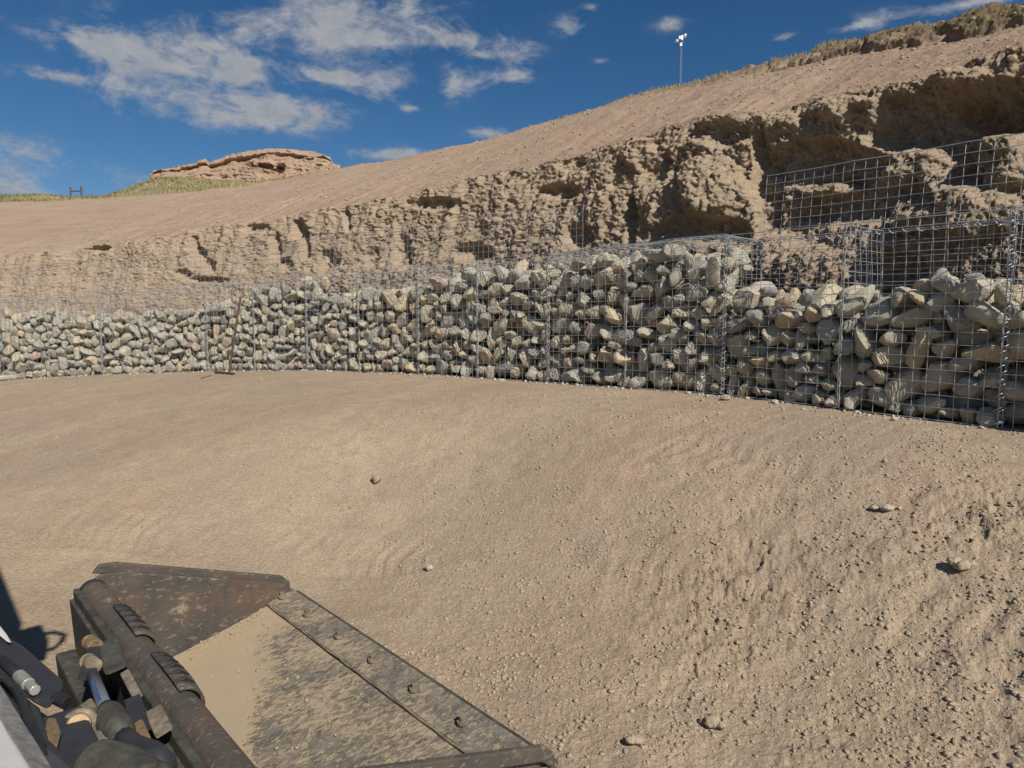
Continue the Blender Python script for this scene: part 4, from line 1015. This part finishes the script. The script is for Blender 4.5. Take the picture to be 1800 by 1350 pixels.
    mb = MB(); mb.tube([px(165, 1350, 1.12), px(205, 1362, 1.12), px(260, 1395, 1.12)], .055, 16); mb.build('cylinder_end', M['olive'], root, .006)
    mb = MB(); mb.box(px(150, 1400, .98), (.30, 0, 0), (0, .05, 0), (0, 0, .05)); mb.build('frame', M['machine'], root, .01)
    mb = MB(); slab(mb, ((108, 1262), (160, 1226), (178, 1250), (188, 1300), (130, 1310)), 1.02, .03); mb.build('mount_plate', M['dusty'], root, .005)
    # --- boom, hose, fitting
    mb = MB(); slab(mb, ((-60, 1070), (0, 1113), (42, 1137), (110, 1196), (113, 1206), (106, 1222), (84, 1247), (60, 1235), (20, 1205), (-60, 1160)), 1.16, .07); bo = mb.build('boom', M['machine'], root, .008)
    mb = MB(); mb.tube([px(96, 1226, 1.15), px(118, 1236, 1.13)], .015, 10); mb.build('boom_pin', M['rubber'], bo, .002)
    mb = MB(); mb.tube([px(-30, 1130, 1.20), px(4, 1160, 1.20), px(36, 1190, 1.20)], .013, 12); hs = mb.build('hose', M['rubber'], root, 0, True)
    mb = MB(); mb.tube([px(33, 1187, 1.205), px(50, 1203, 1.205)], .0145, 14); mb.tube([px(51.5, 1204, 1.205), px(62, 1214, 1.205)], .0125, 8); mb.build('hose_fitting', M['silver'], hs, .002)
    for k, (pp, r) in enumerate(((((8, 1200), (28, 1212), (40, 1240), (48, 1270), (64, 1300), (74, 1330)), .010), (((24, 1205), (38, 1222), (46, 1250), (60, 1280), (72, 1310)), .008), (((0, 1215), (22, 1245), (36, 1270), (56, 1310), (66, 1345)), .010))):
        mb = MB(); mb.tube([px(*p, 1.22+.02*(i % 2)) for i, p in enumerate(pp)], r, 10); mb.build('hose', M['rubber'], root, 0, True)
    mb = MB(); slab(mb, ((-80, 1180), (0, 1195), (70, 1245), (85, 1300), (130, 1345), (150, 1420), (-80, 1420)), 1.14, .05); mb.build('inner_frame', M['machine'], root, .004)
    mb = MB(); slab(mb, ((68, 1304), (100, 1328), (128, 1352), (150, 1400), (100, 1400)), 1.24, .03); mb.build('guard_plate', simple('grey_guard', (.06, .062, .068), .5, .1, .2, 20), root, .004)
    # --- white body panel; the grey of its rim paints the face turned into shade
    top = [(-90, 1130), (0, 1203), (22, 1238), (45, 1276), (66, 1308), (92, 1352), (120, 1420)]
    inn = [(-90, 1205), (0, 1262), (16, 1290), (34, 1318), (55, 1352), (80, 1420)]
    mb = MB(); slab(mb, top+inn[::-1], [1.30]*len(top)+[1.36]*len(inn), .02); mb.build('panel_rim', M['body_shade'], root, .006)
    mb = MB(); slab(mb, inn+[(-90, 1420)], [1.38]*len(inn)+[1.45], .04); mb.build('body_panel', M['body_white'], root, .012)
    mb = MB(); slab(mb, ((-60, 1075), (0, 1100), (12, 1115), (21, 1131), (12, 1128), (0, 1118), (-60, 1095)), 1.20, .05); mb.build('boom_cover', M['body_white'], root, .006)
    # --- cab beyond the left edge of the photo; its shadow reaches the ground in view
    cx = Wd/2; mb = MB()
    z0 = .55-ze; z1 = CABZ-ze
    for t in (cx-.5, cx+.5):
        for q_ in (1.42, 2.75): mb.box(pt(t, q_, (z0+z1)/2), (.045, 0, 0), (0, .045, 0), (0, 0, (z1-z0)/2))
    mb.box(pt(cx, 2.09, z1+.03), (.56, 0, 0), (0, .72, 0), (0, 0, .04)); mb.box(pt(cx, 2.1, z0-.1), (.6, 0, 0), (0, .66, 0), (0, 0, .22)); mb.box(pt(cx, 2.8, .5), (.6, 0, 0), (0, .12, 0), (0, 0, .45))
    mb.build('cab', M['machine'], root, .01)
    mb = MB(); mb.tube([pt(*p) for p in ((1.33, 1.33, 1.66), (1.37, 1.235, 1.665), (1.42, 1.205, 1.66), (1.455, 1.22, 1.63), (1.45, 1.25, 1.58), (1.37, 1.33, 1.56))], .013, 8); mb.build('grab_handle', M['machine'], root)
    mb = MB(); mb.box(pt(1.35, 1.325, 1.585), (.10, 0, 0), (0, .06, 0), (0, 0, .09)); mb.build('shadow_box', M['machine'], root, .01)  # unseen box added beside the handle to make its ground shadow more solid
    for q_, r in ((1.75, .36), (2.55, .36)):
        for t in (cx-.68, cx+.68):
            mb = MB(); c = pt(t, q_, .36-ze); mb.tube([c+np.array((-.13, 0, 0)), c+np.array((-.10, 0, 0)), c+np.array((.10, 0, 0)), c+np.array((.13, 0, 0))], [r*.9, r, r, r*.9], 28); mb.build('wheel', M['rubber'], root)
CABZ = 1.95
make_loader()
